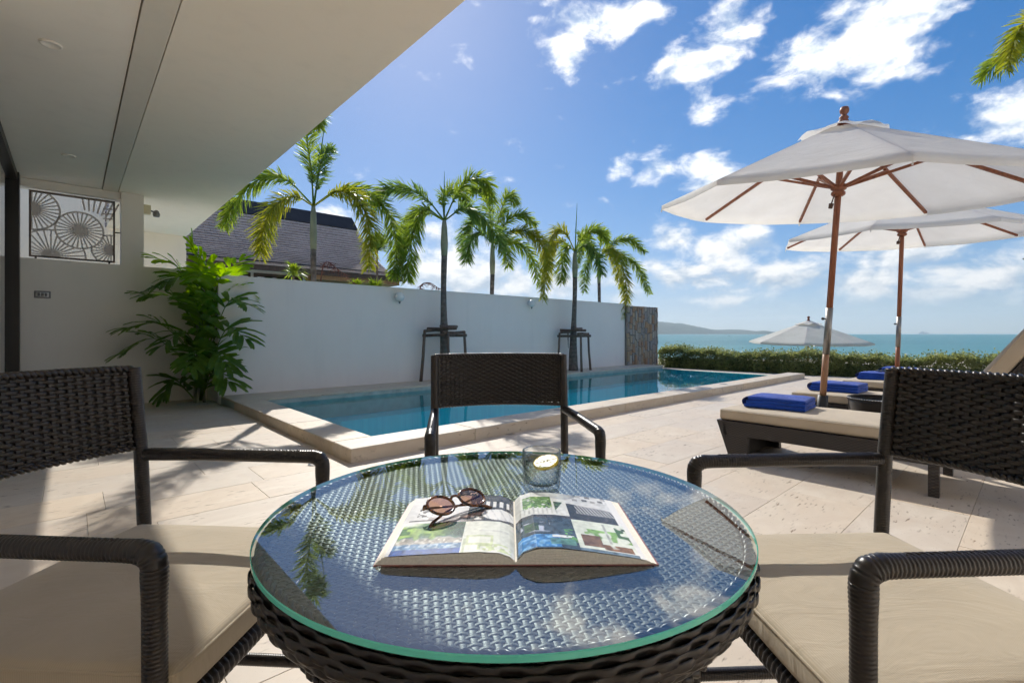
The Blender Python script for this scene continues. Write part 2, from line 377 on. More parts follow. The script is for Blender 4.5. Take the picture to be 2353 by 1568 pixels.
def edge_glass(name, tint, dark, ior):
    m = NM(name); lw = m.node('ShaderNodeLayerWeight', Blend=.5); f = m.math('POWER', lw.outputs['Facing'], 2.4)
    c = m.mix(f, tint, dark); t = m.N.new('ShaderNodeBsdfTransparent'); m.L.new(c, t.inputs['Color'])  # tint darkens towards grazing view, standing in for refraction outlines
    g = m.N.new('ShaderNodeBsdfGlossy'); g.inputs['Roughness'].default_value = .02
    fr = m.node('ShaderNodeFresnel', IOR=ior); ge = m.N.new('ShaderNodeNewGeometry'); m.L.new(m.math('ADD', ior, m.math('MULTIPLY', ge.outputs['Backfacing'], 1/ior-ior)), fr.inputs['IOR'])
    mx = m.N.new('ShaderNodeMixShader'); m.L.new(fr.outputs[0], mx.inputs[0]); m.L.new(t.outputs[0], mx.inputs[1]); m.L.new(g.outputs[0], mx.inputs[2]); m.L.new(mx.outputs[0], m.out.inputs['Surface']); return m.m
M['pane'] = thin_glass('window_glass', (.80,.86,.84), 1.9)
M['pane_dark'] = thin_glass('tinted_window', (.25,.30,.32), 2.6)
M['table_glass'] = thin_glass('table_glass', (.92,.98,.97), 2.5)
def clear(name, tint):
    m = NM(name); t = m.N.new('ShaderNodeBsdfTransparent'); t.inputs['Color'].default_value = (*tint, 1); m.L.new(t.outputs[0], m.out.inputs['Surface']); return m.m
M['clear'] = clear('glass_underside', (.97,1,.99))
mg = NM('glass_edge_green'); mg.set(Roughness=.12, Base_Color=(.13,.66,.52,1)); M['glass_edge'] = mg.m  # bright green: light guided out through the edge is put into the colour
def mk_glass(name, ior, col=(1,1,1), rough=0.0):
    m = NM(name); g = m.N.new('ShaderNodeBsdfGlass'); g.inputs['IOR'].default_value = ior; g.inputs['Color'].default_value = (*col, 1); g.inputs['Roughness'].default_value = rough
    m.L.new(g.outputs[0], m.out.inputs['Surface']); return m.m
M['tumbler'] = edge_glass('tumbler_glass', (.98,.99,.985), (.42,.47,.47), 1.8); M['drink'] = edge_glass('sparkling_water', (.95,.975,.97), (.45,.52,.50), 1.3); M['base_glass'] = mk_glass('tumbler_base', 1.45, (.97,.99,.98))
def mk_water(name, tint, ior, scale, bump, rough=.02, dist=.02):
    m = NM(name); fr = m.node('ShaderNodeFresnel', IOR=ior); v = m.coord('Object')
    n = m.noise(v, scale, 3, .5, .4); b = m.node('ShaderNodeBump', Strength=bump, Distance=dist); m.L.new(n, b.inputs['Height'])
    m.L.new(b.outputs[0], fr.inputs['Normal'])
    g = m.N.new('ShaderNodeBsdfGlossy'); g.inputs['Roughness'].default_value = rough; m.L.new(b.outputs[0], g.inputs['Normal'])
    t = m.N.new('ShaderNodeBsdfTransparent'); t.inputs['Color'].default_value = (*tint, 1)
    mx = m.N.new('ShaderNodeMixShader'); m.L.new(fr.outputs[0], mx.inputs[0]); m.L.new(t.outputs[0], mx.inputs[1]); m.L.new(g.outputs[0], mx.inputs[2]); m.L.new(mx.outputs[0], m.out.inputs['Surface']); return m.m
M['pool_water'] = mk_water('pool_water', (.36,.96,1.0), 1.27, 2.6, .10, .03)
def mk_mosaic():
    m = NM('pool_mosaic'); m.set(Roughness=.3); v = m.coord()
    br = m.node('ShaderNodeTexBrick', Scale=8.0); br.offset = 0; br.inputs['Color1'].default_value = (.07,.76,.84,1); br.inputs['Color2'].default_value = (.12,.84,.90,1); br.inputs['Mortar'].default_value = (.22,.80,.85,1)
    br.inputs['Mortar Size'].default_value = .02; br.inputs['Brick Width'].default_value = .25; br.inputs['Row Height'].default_value = .25; m.L.new(v, br.inputs['Vector'])
    m.col(br.outputs[0]); return m.m
M['mosaic'] = mk_mosaic()
M['tile_line'] = simple('waterline_tile', (.36,.40,.37), .35, .2, 9)
def mk_sea():
    m = NM('sea_water'); m.set(Roughness=.3); m.b.inputs['Specular IOR Level'].default_value = .25; v = m.coord('Object', (.004,.02,1)); n = m.noise(v, 1.0, 5, .6, .3)
    m.col(m.ramp(n, [(.35, (.028,.165,.155)), (.5, (.045,.22,.20)), (.68, (.075,.27,.24))]))
    w = m.noise(m.coord('Object', (.15,.5,1)), 1.0, 5, .6); m.bump(w, .5, .8); return m.m
M['sea'] = mk_sea()
M['hill'] = simple('island_forest', (.035,.055,.03), .95, .3, .01)
M['boat_hull'] = simple('boat_hull', (.05,.05,.06), .6, .1)
M['boat_cabin'] = simple('boat_cabin', (.55,.55,.52), .6, .1)
def mk_stone():
    m = NM('cladding_stone'); m.set(Roughness=.85); v = m.coord(); n = m.noise(v, 12, 5, .6); rnd = m.rand()
    c = m.ramp(rnd, [(0, (.28,.275,.27)), (.3, (.36,.33,.28)), (.5, (.44,.34,.21)), (.68, (.40,.235,.125)), (.84, (.31,.30,.295)), (1, (.48,.44,.35))])
    c = m.mix(m.math('MULTIPLY', n, .4), c, (.17,.145,.13)); m.col(c); m.bump(n, .6, .015); return m.m
M['stone'] = mk_stone()
M['mortar'] = simple('dark_mortar', (.20,.185,.165), .95)
M['marble'] = simple('umbrella_base_stone', (.42,.34,.25), .7, .3, 7)
M['lemon_peel'] = simple('lemon_peel', (.80,.58,.015), .5, .1, 40)
M['lemon_flesh'] = simple('lemon_flesh', (.86,.78,.36), .4, .1, 60)
M['globe'] = simple('lamp_globe', (.74,.76,.74), .25, .05)
def mk_tort():
    m = NM('tortoiseshell'); m.set(Roughness=.18); n = m.noise(m.coord(), 90, 3, .5, .5); m.col(m.ramp(n, [(.38, (.020,.007,.003)), (.55, (.14,.045,.010)), (.7, (.32,.13,.025))])); m.b.inputs['Coat Weight'].default_value = .5; return m.m
M['tort'] = mk_tort(); M['lens'] = thin_glass('brown_lens', (.50,.30,.22), 1.7)
M['paper'] = simple('page_edges', (.80,.78,.71), .8, .1, 300)
M['room'] = simple('room_wall', (.72,.69,.64), .9, .05)
M['gravel'] = simple('white_gravel', (.50,.49,.46), .95, .3, 40)

# ------------------------------------------------------------------ ground, sea, island
def uwobj(o): o.rotation_euler.z = ANG; return o
g = MB()                                          # lower garden and beach, sloping under the sea
ys = [-300, 30, 55, 75, 300]; zs = [-1.55, -1.55, -1.9, -3.2, -12]
for i in range(4): g.add([(-900,ys[i],zs[i]),(900,ys[i],zs[i]),(900,ys[i+1],zs[i+1]),(-900,ys[i+1],zs[i+1])], [(0,1,2,3)], 0 if i == 0 else 1)
tag(g.build('ground', [M['lawn'], M['sand']]), kind='structure')
s = MB(); s.add([(-30000,60,-2.5),(30000,60,-2.5),(30000,30000,-2.5),(-30000,30000,-2.5)], [(0,1,2,3)])
tag(s.build('sea', M['sea']), kind='structure')
def island(name, label, x0, x1, dist, prof, depth):
    nx, ny = 90, 14; vs = []; fs = []
    px = [p[0] for p in prof]; pz = [p[1] for p in prof]
    for j in range(ny):
        t = j/(ny-1)*2-1
        for i in range(nx):
            x = x0+(x1-x0)*i/(nx-1); h = np.interp(i/(nx-1), px, pz)
            h *= max(0, 1-t*t); h += (h > 4)*RS.uniform(-.035, .035)*h
            vs.append((x, dist+depth*t+h*.3, -2.6+h))
    for j in range(ny-1):
        for i in range(nx-1): a = j*nx+i; fs.append((a, a+1, a+nx+1, a+nx))
    return tag(MB().add(vs, fs).build(name, M['hill'], smooth=True), kind='structure')
DI = 5200.
def dx(x, d=DI): return (x-1176)/1109*d
island('hills', '', dx(1300), dx(1790), DI, [(0,120),(.2,190),(.36,165),(.418,142),(.45,131),(.50,119),(.53,117),(.56,100),(.61,72),(.65,52),(.70,46),(.74,48),(.78,52),(.81,44),(.86,22),(.89,26),(.92,25),(.95,16),(1,2)], 700)
island('hills', '', dx(1640, 4600.), dx(1790, 4600.), 4600., [(0,0),(.12,12),(.25,13),(.38,9),(.55,15),(.68,30),(.76,34),(.86,24),(1,0)], 250)
island('hills', '', dx(1380, 4300.), dx(1545, 4300.), 4300., [(0,20),(.5,40),(.74,48),(.83,36),(.92,16),(1,0)], 250)
def boat(label, px, d, length, cabin_h, name='small_boat', group=None):
    t = thing(name, label, 'boat', (dx(px, d), d, -2.5), R(12), group); L_ = length/2; b = length*.13
    h = MB(); h.hexa([(-L_*.9,-b*.6,0),(L_*.75,-b*.6,0),(L_*.75,b*.6,0),(-L_*.9,b*.6,0),(-L_,-b,length*.11),(L_,-b*.7,length*.14),(L_,b*.7,length*.14),(-L_,b,length*.11)])
    h.build('hull', M['boat_hull'], t)
    c = MB(); c.box((-L_*.6,-b*.7,length*.1), (-L_*.2,b*.7,length*.1+cabin_h)); c.build('cabin', M['boat_cabin'] if name != 'cargo_ship' else M['boat_hull'], t)
    return t
boat('tiny dark boat on the sea below the left part of the island', 1544, 1200, 4.6, 1.6)
boat('tiny boat on the sea straight below the middle of the island', 1618, 2300, 9, 2.4)
boat('smallest boat on the sea left of the beach umbrella, nearer the shore', 1675, 640, 2.2, .7)
boat('long dark cargo ship on the horizon right of the umbrella poles', 2123, 9000, 210, 26, 'cargo_ship')

# ------------------------------------------------------------------ terrace floor and pool
PU0, PU1, PW0, PW1 = 1.53, 11.75, 3.45, 6.92     # outer coping edge / far end / ledge front
CWID = 0.33; ZC = 0.105
base = MB()
FU0, FU1, FW0, FW1 = -0.5, 12.72, -7.0, 8.41
for (a, b, c_, d) in ((FU0, FU1, FW0, PW0+.10), (FU0, PU0+.10, PW0+.10, FW1), (PU1+.02, FU1, PW0+.10, 7.65)):
    base.box((a, c_, -1.6), (b, d, -.012))
floor = uwobj(tag(base.build('terrace_floor', M['grout']), kind='structure'))
TL, TW = 0.80, 0.40; tile_mesh = {}
def tile(u0, u1, w0, w1):
    key = (round(u1-u0, 3), round(w1-w0, 3))
    if key not in tile_mesh:
        a, b = key[0]/2-.0008, key[1]/2-.0008; e = .0009
        m_ = MB(); m_.add([(-a,-b,-.012),(a,-b,-.012),(a,b,-.012),(-a,b,-.012),(-a,-b,-e),(a,-b,-e),(a,b,-e),(-a,b,-e),(-a+e,-b+e,0),(a-e,-b+e,0),(a-e,b-e,0),(-a+e,b-e,0)],
              [(0,1,5,4),(1,2,6,5),(2,3,7,6),(3,0,4,7),(4,5,9,8),(5,6,10,9),(6,7,11,10),(7,4,8,11),(8,9,10,11)])
        me = bpy.data.meshes.new('tile'); me.from_pydata(m_.v, [], m_.f); me.materials.append(M['trav']); tile_mesh[key] = me
    o = link('tile', tile_mesh[key], floor, Matrix.Translation(((u0+u1)/2, (w0+w1)/2, RS.uniform(-.0008, .0006))))
    return o
def lay(u0, u1, w0, w1, off=0.0):
    w = w0; k = 0
    while w < w1-.01:
        we = min(w+TW, w1); u = u0-((.33*k+off) % 1.0)*TL
        while u < u1-.01:
            ua, ub = max(u, u0), min(u+TL, u1)
            if ub-ua > .03: tile(ua, ub, w, we)
            u += TL
        w = we; k += 1
lay(FU0, FU1, -0.95, PW0-.002)
lay(FU0, PU0-.002, PW0-.002+.0, FW1, .2)
rest = MB(); rest.box((FU0,FW0,-.012), (FU1,-.952,-.0005))    # outside the picture, behind and right of the camera
tag(rest.build('tile_paving', M['trav'], floor), kind='stuff')
# pool
pool = thing('swimming_pool', 'long rectangular pool with raised travertine coping and teal water', 'pool', (0,0,0), ANG)
iu, iw = PU0+CWID, PW0+CWID; PD = -0.95
b_ = MB(); 
b_.box((iu-.12,iw-.12,PD-.15), (PU1+.02,PW1+.12,PD))
b_.box((iu-.12,iw-.12,PD), (iu,PW1+.12,-.02)); b_.box((iu,iw-.12,PD), (PU1+.02,iw,-.02)); b_.box((iu,PW1,PD), (PU1+.02,PW1+.12,-.02))
b_.box((PU1-.10,iw,PD), (PU1+.02,PW1,.012))
b_.build('basin', M['mosaic'], pool)
st = MB(); st.box((iu+.002,iw+.5,PD), (iu+.9,PW1-.002,-.42)); st.box((iu+.902,PW1-.38,PD), (PU1-.3,PW1-.002,-.26)); st.build('bench_step', M['mosaic'], pool)
def coping(lo, hi, name='coping_stone', par=pool, mat='trav_side'): return bevelbox(name, lo, hi, .006, M[mat], par, 1, smooth=False)
u = PU0
while u < PU1-.02:                                  # long side next to the deck
    ue = min(u+1.17, PU1); coping((u+.0015,PW0,-.011), (ue-.0015,PW0+CWID,ZC)); u = ue
w = PW0+CWID
while w < PW1-.05:                                  # short side near the wall lamp
    we = min(w+1.06, PW1); coping((PU0,w+.0015,-.011), (PU0+CWID,we-.0015,ZC)); w = we
u = PU0
while u < PU1+.1:                                   # planting ledge at the wall
    ue = min(u+1.3, PU1+.15); coping((u+.0015,PW1+.002,ZC-.03), (ue-.0015,7.648,ZC), 'ledge_slab'); u = ue
lb = MB(); lb.box((PU0+.003,PW1+.014,-1.5), (PU1+.145,7.646,ZC-.0302)); lb.build('ledge_body', M['tile_line'], pool)
wl = MB(); wl.box((iu+.001,PW1-.008,-.25), (PU1-.101,PW1+.010,ZC-.031)); wl.build('waterline_tile', M['tile_line'], pool)
for (uu, ww) in ((4.05, 3.66), (8.2, 3.64)):
    sk = MB(); sk.lathe([(.0,.0),(.062,.0),(.065,.002),(.055,.005),(.0,.005)], 20, c=(uu,ww,ZC)); sk.build('skimmer_lid', M['grey_plastic'], pool)
wt = MB(); wt.add([(iu-.01,iw-.01,.022),(PU1-.05,iw-.01,.022),(PU1-.05,PW1-.005,.022),(iu-.01,PW1-.005,.022)], [(0,1,2,3)])
tag(uwobj(wt.build('pool_water', M['pool_water'])), kind='structure')
def drain(label, x, y):
    t = thing('floor_drain', label, 'drain', (x, y, .0005), ANG, 'floor drains'); r_ = MB(); r_.lathe([(.035,.0),(.035,.003),(.05,.003),(.05,0)], 20, closed=True); r_.build('rim', M['chrome'], t)
    for k in range(4): s_ = MB(); s_.box((-.03,-.024+k*.015,.0005), (.03,-.017+k*.015,.0022)); s_.build('bar', M['steel'], t)
pd = P(3.86, 3.05); drain('small round floor drain in the deck seen below the back of the middle chair', -.02, 4.62)
drain('small round floor drain in the deck beside the near corner of the pool', -1.45, 3.55)

# ------------------------------------------------------------------ boundary walls
bw = thing('boundary_wall', 'long white plastered garden wall along the far side of the pool', 'wall', (0,0,0), ANG)
m_ = MB(); m_.box((1.5,7.652,-1.6), (11.15,7.85,1.76)); m_.build('wall', M['wall'], bw)
m_ = MB(); m_.box((1.49,7.642,1.7602), (11.15,7.86,1.775)); m_.build('wall_cap', M['wall'], bw)
hw = thing('villa_side_wall', 'beige plastered wall with square pier under the villa roof on the left', 'wall', (0,0,0), ANG)
m_ = MB(); m_.box((-.55,8.41,-1.6), (1.5,8.62,1.895)); m_.build('wall', M['wall_villa'], hw)
m_ = MB(); m_.box((1.5,7.851,-1.6), (1.7,8.62,1.895)); m_.build('wall_return', M['wall_villa'], hw)
m_ = MB(); m_.box((.50,8.412,1.8952), (.745,8.62,2.884)); m_.build('pier', M['wall_villa'], hw)
m_ = MB(); m_.box((-.55,8.45,2.78), (.498,8.62,2.884)); m_.build('lintel', M['wall_villa'], hw)
ow = thing('near_bounce_wall', 'unseen white wall added behind the camera to bounce sunlight into the shade', 'wall', (0,0,0), ANG)
m_ = MB(); m_.box((-.45,-2.3,-1.6), (12.7,-2.1,2.88)); m_.build('wall', M['wall'], ow)  # added out of view so that sunlight bounces under the roof
cw = thing('passage_wall', 'bright cream wall behind the pier and the cut-out screen', 'wall', (0,0,0), ANG)
m_ = MB(); m_.box((-6,11.4,-1.6), (1.68,11.55,2.884)); m_.box((-6,11.402,2.884), (.45,11.548,4.3)); m_.build('wall', M['cream'], cw)
# stone clad pier at the end of the wall
sp = thing('stone_pier', 'tall pier clad in brown and grey vertical stones at the end of the white wall', 'wall', (0,0,0), ANG)
m_ = MB(); m_.box((11.152,7.60,-1.6), (12.70,7.86,1.73)); m_.build('core', M['mortar'], sp)
def stone(x0, x1, z0, z1, face):
    j = lambda a: a+RS.uniform(-.012, .012); d = RS.uniform(.022, .045); e = .007
    q = [(j(x0)+e, j(z0)+e), (j(x1)-e, j(z0)+e), (j(x1)-e, j(z1)-e), (j(x0)+e, j(z1)-e)]; cx = (x0+x1)/2; cz = (z0+z1)/2
    mm = MB()
    def pt(a, b, dd): return (a, 7.602-dd, b) if face == 'f' else (12.698+dd, a, b)
    mm.hexa([pt(a, b, 0) for a, b in q]+[pt(cx+(a-cx)*.86, cz+(b-cz)*.9, d+RS.uniform(-.006, .006)) for a, b in q])
    mm.build('stone', M['stone'], sp)
for (x0, x1, face) in ((11.155, 12.70, 'f'), (7.57, 7.86, 'e')):
    x = x0
    while x < x1-.02:
        wd = min(RS.uniform(.085, .145), x1-x); wd = wd if x1-x-wd > .05 else x1-x
        z = -.05+RS.uniform(-.1, .05)
        while z < 1.72:
            h = RS.uniform(.13, .30); ze = min(z+h, 1.735); ze = ze if 1.735-ze > .06 else 1.735
            stone(x, x+wd, z, ze, face); z = ze
        x += wd

# ------------------------------------------------------------------ villa roof and glass front
rf = thing('villa_roof', 'deep overhanging flat roof with pale ceiling at the upper left', 'roof', (0,0,0), ANG)
m_ = MB(); m_.box((.475,-7,2.885), (1.68,11.6,3.15)); m_.build('outer_soffit', M['ceil'], rf)
m_ = MB(); m_.box((-5.2,-7,2.890), (.30,8.62,3.149)); m_.build('inner_ceiling', M['ceil_in'], rf)
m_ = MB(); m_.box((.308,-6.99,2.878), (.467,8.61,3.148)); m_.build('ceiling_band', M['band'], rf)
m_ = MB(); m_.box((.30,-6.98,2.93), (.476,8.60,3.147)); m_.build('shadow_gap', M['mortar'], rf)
for (uu, ww) in ((-.10, 4.45), (-.02, 7.1)):
    r_ = MB(); r_.lathe([(.0,-.004),(.04,-.004),(.045,-.010),(.058,-.009),(.06,.0),(.0,.001)], 24, c=(uu,ww,2.8899)); r_.build('downlight', M['ceil_in'], rf, True)
gf = thing('sliding_glass_front', 'dark framed sliding glass doors at the left edge under the roof', 'glass door', (0,0,0), ANG)
m_ = MB(); m_.box((-.60,8.23,0), (-.46,8.40,2.889)); m_.box((-.615,8.30,0), (-.60,8.405,2.889)); m_.build('door_post', M['metal_dark'], gf)
m_ = MB(); m_.box((-.575,4.201,2.80), (-.475,8.229,2.889)); m_.build('head_track', M['metal_dark'], gf)
m_ = MB(); m_.box((-.575,4.201,0.0), (-.475,8.229,.05)); m_.build('sill_track', M['metal_dark'], gf)
m_ = MB(); m_.box((-.57,-6.9,0), (-.48,4.2,2.889)); fw_ = thing('villa_bounce_wall', 'unseen white wall added along the villa front to bounce light under the roof', 'wall', (0,0,0), ANG); m_.build('wall', M['ceil_in'], fw_)  # unseen white wall, added in place of glazing to return light
for k in range(1):
    w0 = 8.229-(k+1)*4.0; m_ = MB(); m_.add([(-.52,w0+.03,.05),(-.52,w0+3.97,.05),(-.52,w0+3.97,2.80),(-.52,w0+.03,2.80)], [(0,1,2,3)]); m_.build('pane', M['pane'], gf)
    m_ = MB(); m_.box((-.55,w0-.025,.05), (-.49,w0+.03,2.80)); m_.build('mullion', M['metal_dark'], gf)
rm = thing('living_room', 'plain dim room behind the sliding glass doors', 'room', (0,0,0), ANG)
m_ = MB(); m_.box((-5.2,-7,-.3), (-.602,8.6,-.002)); m_.build('room_floor', M['trav'], rm)
m_ = MB(); m_.box((-5.3,-7,-.3), (-5.2,8.6,2.889)); m_.box((-5.2,8.42,0), (-.62,8.6,2.889)); m_.box((-5.3,-7.15,-.3), (1.2,-7.0,2.889)); m_.build('room_wall', M['room'], rm)
# cut-out screen
sc = thing('cutout_screen', 'square grey screen panel with cut-out sunburst wheels above the beige wall', 'screen', (0,0,0), ANG)
s0, s1, t0, t1, sw = -.39, .44, 1.925, 2.755, 8.50
fr = MB()
for lo, hi in (((s0,t0),(s1,t0+.02)), ((s0,t1-.02),(s1,t1)), ((s0,t0+.02),(s0+.02,t1-.02)), ((s1-.02,t0+.02),(s1,t1-.02))): fr.box((lo[0],sw-.02,lo[1]), (hi[0],sw+.02,hi[1]))
fr.build('frame', mk_wood('screen_frame', (.11,.085,.07), (.17,.135,.11), .6), sc)
SZ = s1-s0; wheels = [(.57,.47,.080,.285,28), (.03,.72,.10,.31,30), (.24,.03,.105,.40,30), (.95,.20,.085,.24,26)]
def hub(cx, cz, r0):
    n = 28; vs = []
    for yy in (-.004, .004):
        for k in range(n): a = 2*PI*k/n; vs.append((min(max(s0+cx*SZ+r0*SZ*math.cos(a), s0+.021), s1-.021), sw+yy, min(max(t0+cz*SZ+r0*SZ*math.sin(a), t0+.021), t1-.021)))
    fs = [tuple(range(n)), tuple(range(2*n-1, n-1, -1))]+[(k, k+n, (k+1) % n+n, (k+1) % n) for k in range(n)]
    MB().add(vs, fs).build('hub', M['screen'], sc)
def inside(x, z): return .025 < x < .975 and .025 < z < .975
def bar(x0, z0, x1, z1, wd, name):
    d = Vector((x1-x0, z1-z0)); ln = d.length
    if ln < .02: return
    n = Vector((-d.y, d.x))/ln*wd
    q = [(x0+n.x, z0+n.y), (x0-n.x, z0-n.y), (x1-n.x, z1-n.y), (x1+n.x, z1+n.y)]
    mm = MB(); mm.hexa([(s0+a*SZ, sw-.0035, t0+b*SZ) for a, b in q]+[(s0+a*SZ, sw+.0035, t0+b*SZ) for a, b in q]); mm.build(name, M['screen'], sc)
for wi, (cx, cz, r0, r1, n) in enumerate(wheels):
    hub(cx, cz, r0)
    def ok(x, z):
        if not inside(x, z): return False
        for wj, (ax, az, ar0, ar1, _) in enumerate(wheels):
            if wj != wi and wi > 0 and math.hypot(x-ax, z-az) < (ar1 if (wj == 0 or wj < wi) else ar0): return False
        return True
    for k in range(n):
        a = 2*PI*(k+.5)/n; rr = r0*.96; end = None; q = rr
        while q < r1:
            if not ok(cx+q*math.cos(a), cz+q*math.sin(a)): break
            q += .01
        if q-rr > .03: bar(cx+rr*math.cos(a), cz+rr*math.sin(a), cx+q*math.cos(a), cz+q*math.sin(a), .0095, 'spoke')
    ring = MB(); nn = 72
    for k in range(nn):
        a0, a1 = 2*PI*k/nn, 2*PI*(k+1)/nn; am = (a0+a1)/2
        if not ok(cx+r1*math.cos(am), cz+r1*math.sin(am)): continue
        q = [(cx+(r1-.012)*math.cos(a0), cz+(r1-.012)*math.sin(a0)), (cx+(r1+.012)*math.cos(a0), cz+(r1+.012)*math.sin(a0)), (cx+(r1+.012)*math.cos(a1), cz+(r1+.012)*math.sin(a1)), (cx+(r1-.012)*math.cos(a1), cz+(r1-.012)*math.sin(a1))]
        q = [(min(max(a,.021),.979), min(max(b,.021),.979)) for a, b in q]
        ring.hexa([(s0+a*SZ, sw-.005, t0+b*SZ) for a, b in q]+[(s0+a*SZ, sw+.005, t0+b*SZ) for a, b in q])
    ring.build('ring', M['screen'], sc)
for k in range(7):                                   # rays filling the corner
    bar(.63+.05*k, .80-.02*k*k/6, .60+.075*k, .972, .011, 'spoke')
for k in range(3): bar(.85, .70+.08*k, .97, .71+.08*k, .011, 'spoke')
lg = MB()
for uu in (s0+.05, s1-.07): lg.box((uu,sw-.01,1.896), (uu+.02,sw+.01,t0))
lg.box((s1,sw-.006,2.33), (.498,sw+.006,2.345)); lg.build('bracket', M['metal_dark'], sc)
# small wall fittings
sp_ = thing('light_switch', 'small double light switch plate beside the dark door post', 'switch', P(-.265, 8.41, 1.45), ANG)
bevelbox('plate', (-.075,-.012,-.045), (.075,.0,.045), .006, M['grey_plastic'], sp_, 2)
bevelbox('plate_insert', (-.055,-.0145,-.028), (.055,-.0122,.028), .002, M['white_plastic'], sp_, 1)
for k in (-1, 0, 1): bevelbox('rocker', (k*.032-.013,-.019,-.021), (k*.032+.013,-.0147,.021), .002, M['grey_plastic'], sp_, 1)
fl = thing('floodlight', 'small cream floodlight box fixed to the side of the pier under the ceiling', 'lamp', P(.746, 8.50, 2.70), ANG)
bevelbox('housing', (.0,-.05,-.06), (.085,.05,.07), .008, M['cream_plastic'], fl, 2)
m_ = MB(); m_.lathe([(.0,-.05),(.035,-.045),(.045,-.01),(.03,.035),(.012,.05),(.0,.05)], 16, c=(.15,.0,-.03)); m_.tube([(.085,0,0),(.13,0,-.01)], .012, 8); m_.build('sensor', M['grey_plastic'], fl, True)
def wall_lamp(label, u, w, z, r):
    t = thing('wall_lamp', label, 'lamp', P(u, w, z), ANG, 'round globe wall lamps'); gb = MB(); n = 12
    gb.lathe([(max(1e-7, r*math.sin(PI*i/n)), -r*math.cos(PI*i/n)) for i in range(n+1)], 24, c=(0,-r*.9-.02,0)); gb.build('globe', M['globe'], t, True, weld=1e-5)
    m_ = MB(); m_.lathe([(.0,-r*1.02-.035),(.012,-r*1.02-.035),(.02,-r*.95),(.0,-r*.95)], 12, c=(0,-r*.9-.02,0)); m_.build('finial', M['grey_plastic'], t, True)
    m_ = MB(); m_.tube([(0,0,0),(0,-.03,0)], r*.55, 16); m_.build('bracket', M['white_plastic'], t)
wall_lamp('round globe lamp on the white wall left of the staked palm trunk', 4.24, 7.652, 1.605, .082)
wall_lamp('round globe lamp on the white wall touched by a drooping frond tip', 7.49, 7.652, 1.63, .082)
wall_lamp('round globe lamp on the beige wall half hidden by the broad-leaved palm', 1.0, 8.41, 1.685, .085)

# ------------------------------------------------------------------ neighbour's house
nh = thing('neighbour_house', 'neighbouring house with dark curved shingle roof behind the wall', 'house', (0,0,0), ANG)
RW, EW, RZ, EZ = 19.0, 16.0, 5.62, 3.05
def rp(t, u, off=0.0):
    z = EZ+(RZ-EZ)*(1-t)**1.55; w = RW+(EW-RW)*t
    dz = -(RZ-EZ)*1.55*(1-t)**.55; dw = EW-RW; n = Vector((0, dz, -dw)).normalized()
    if n.z < 0: n = -n
    p = Vector((u, w, z))+n*off; return p
def uend(t): return 8.5+.58*t**1.4
U0 = -2.0; ns = 40
deck = MB(); vs = []; fs = []
for i in range(ns+1):
    t = i/ns
    for uu in (U0, uend(t)): vs += [rp(t, uu), rp(t, uu, -.10)]
for i in range(ns):
    a = i*4; b = a+4; fs += [(a,a+2,b+2,b), (a+1,b+1,b+3,a+3), (a+2,a+3,b+3,b+2), (a,b,b+1,a+1)]
fs += [(ns*4,ns*4+2,ns*4+3,ns*4+1)]
deck.add(vs, fs)
vs2 = [(p[0], 2*RW-p[1], p[2]) for p in vs]; deck.add(vs2, [tuple(reversed(f)) for f in fs])
roof_o = deck.build('roof', M['ridge'], nh)
course_n = 30; shingles = []
for i in range(course_n):
    t0_, t1_ = i/course_n, (i+1)/course_n; ue = uend(t1_); uu = U0+(.17 if i % 2 else 0); 
    while uu < ue-.05:
        u2 = min(uu+.34, ue); shingles.append((i, t0_, t1_, uu, u2)); uu = u2
def shingle_v(t0_, t1_, a, b):
    g_ = .006; k = RS.uniform(-.004, .006)
    lo = [rp(t0_, a+g_, .004), rp(t0_, b-g_, .004), rp(t1_, b-g_, .022+k), rp(t1_, a+g_, .022+k)]
    hi = [rp(t0_, a+g_, .012), rp(t0_, b-g_, .012), rp(t1_, b-g_, .045+k), rp(t1_, a+g_, .045+k)]
    return lo+hi
shingles = [s_ for s_ in shingles if s_[0] > 3]
vis = sorted(shingles, key=lambda s_: (s_[3] < 3.2, -s_[0]))
rest_ = MB()
for k, s_ in enumerate(vis):
    v_ = shingle_v(*s_[1:])
    if k < 295: MB().hexa(v_).build('shingle', M['shingle'], roof_o)
    else: rest_.hexa(v_)
tag(rest_.build('shingle_field', M['shingle'], roof_o), kind='stuff')
rc = MB(); rc.hexa([rp(.135, U0, .02), rp(.135, uend(.13), .02), (uend(0), RW+.05, RZ+.02), (U0, RW+.05, RZ+.02), rp(.135, U0, .06), rp(.135, uend(.13), .06), (uend(0), RW+.05, RZ+.09), (U0, RW+.05, RZ+.09)]); rc.build('ridge_cap', M['ridge'], roof_o)
ba = MB(); ba.tube([rp(.86, U0, .06), rp(.86, uend(.86), .06)], .025, 6); ba.build('eave_batten', M['ridge'], roof_o)
fa = MB(); fa.box((U0,EW-.03,EZ-.16), (uend(1)+.02,EW+.0,EZ+.0)); fa.build('fascia', M['dark_wood'], nh)
fa = MB(); fa.box((5.9,EW+.02,EZ-.30), (uend(1)-.1,EW+.9,EZ-.12)); fa.build('eave_beam', M['orange_wood'], nh)
wa = MB(); wa.box((U0,EW+.95,-1.6), (8.3,2*RW-EW-.9,EZ+.1)); wa.build('wall', M['wall'], nh)
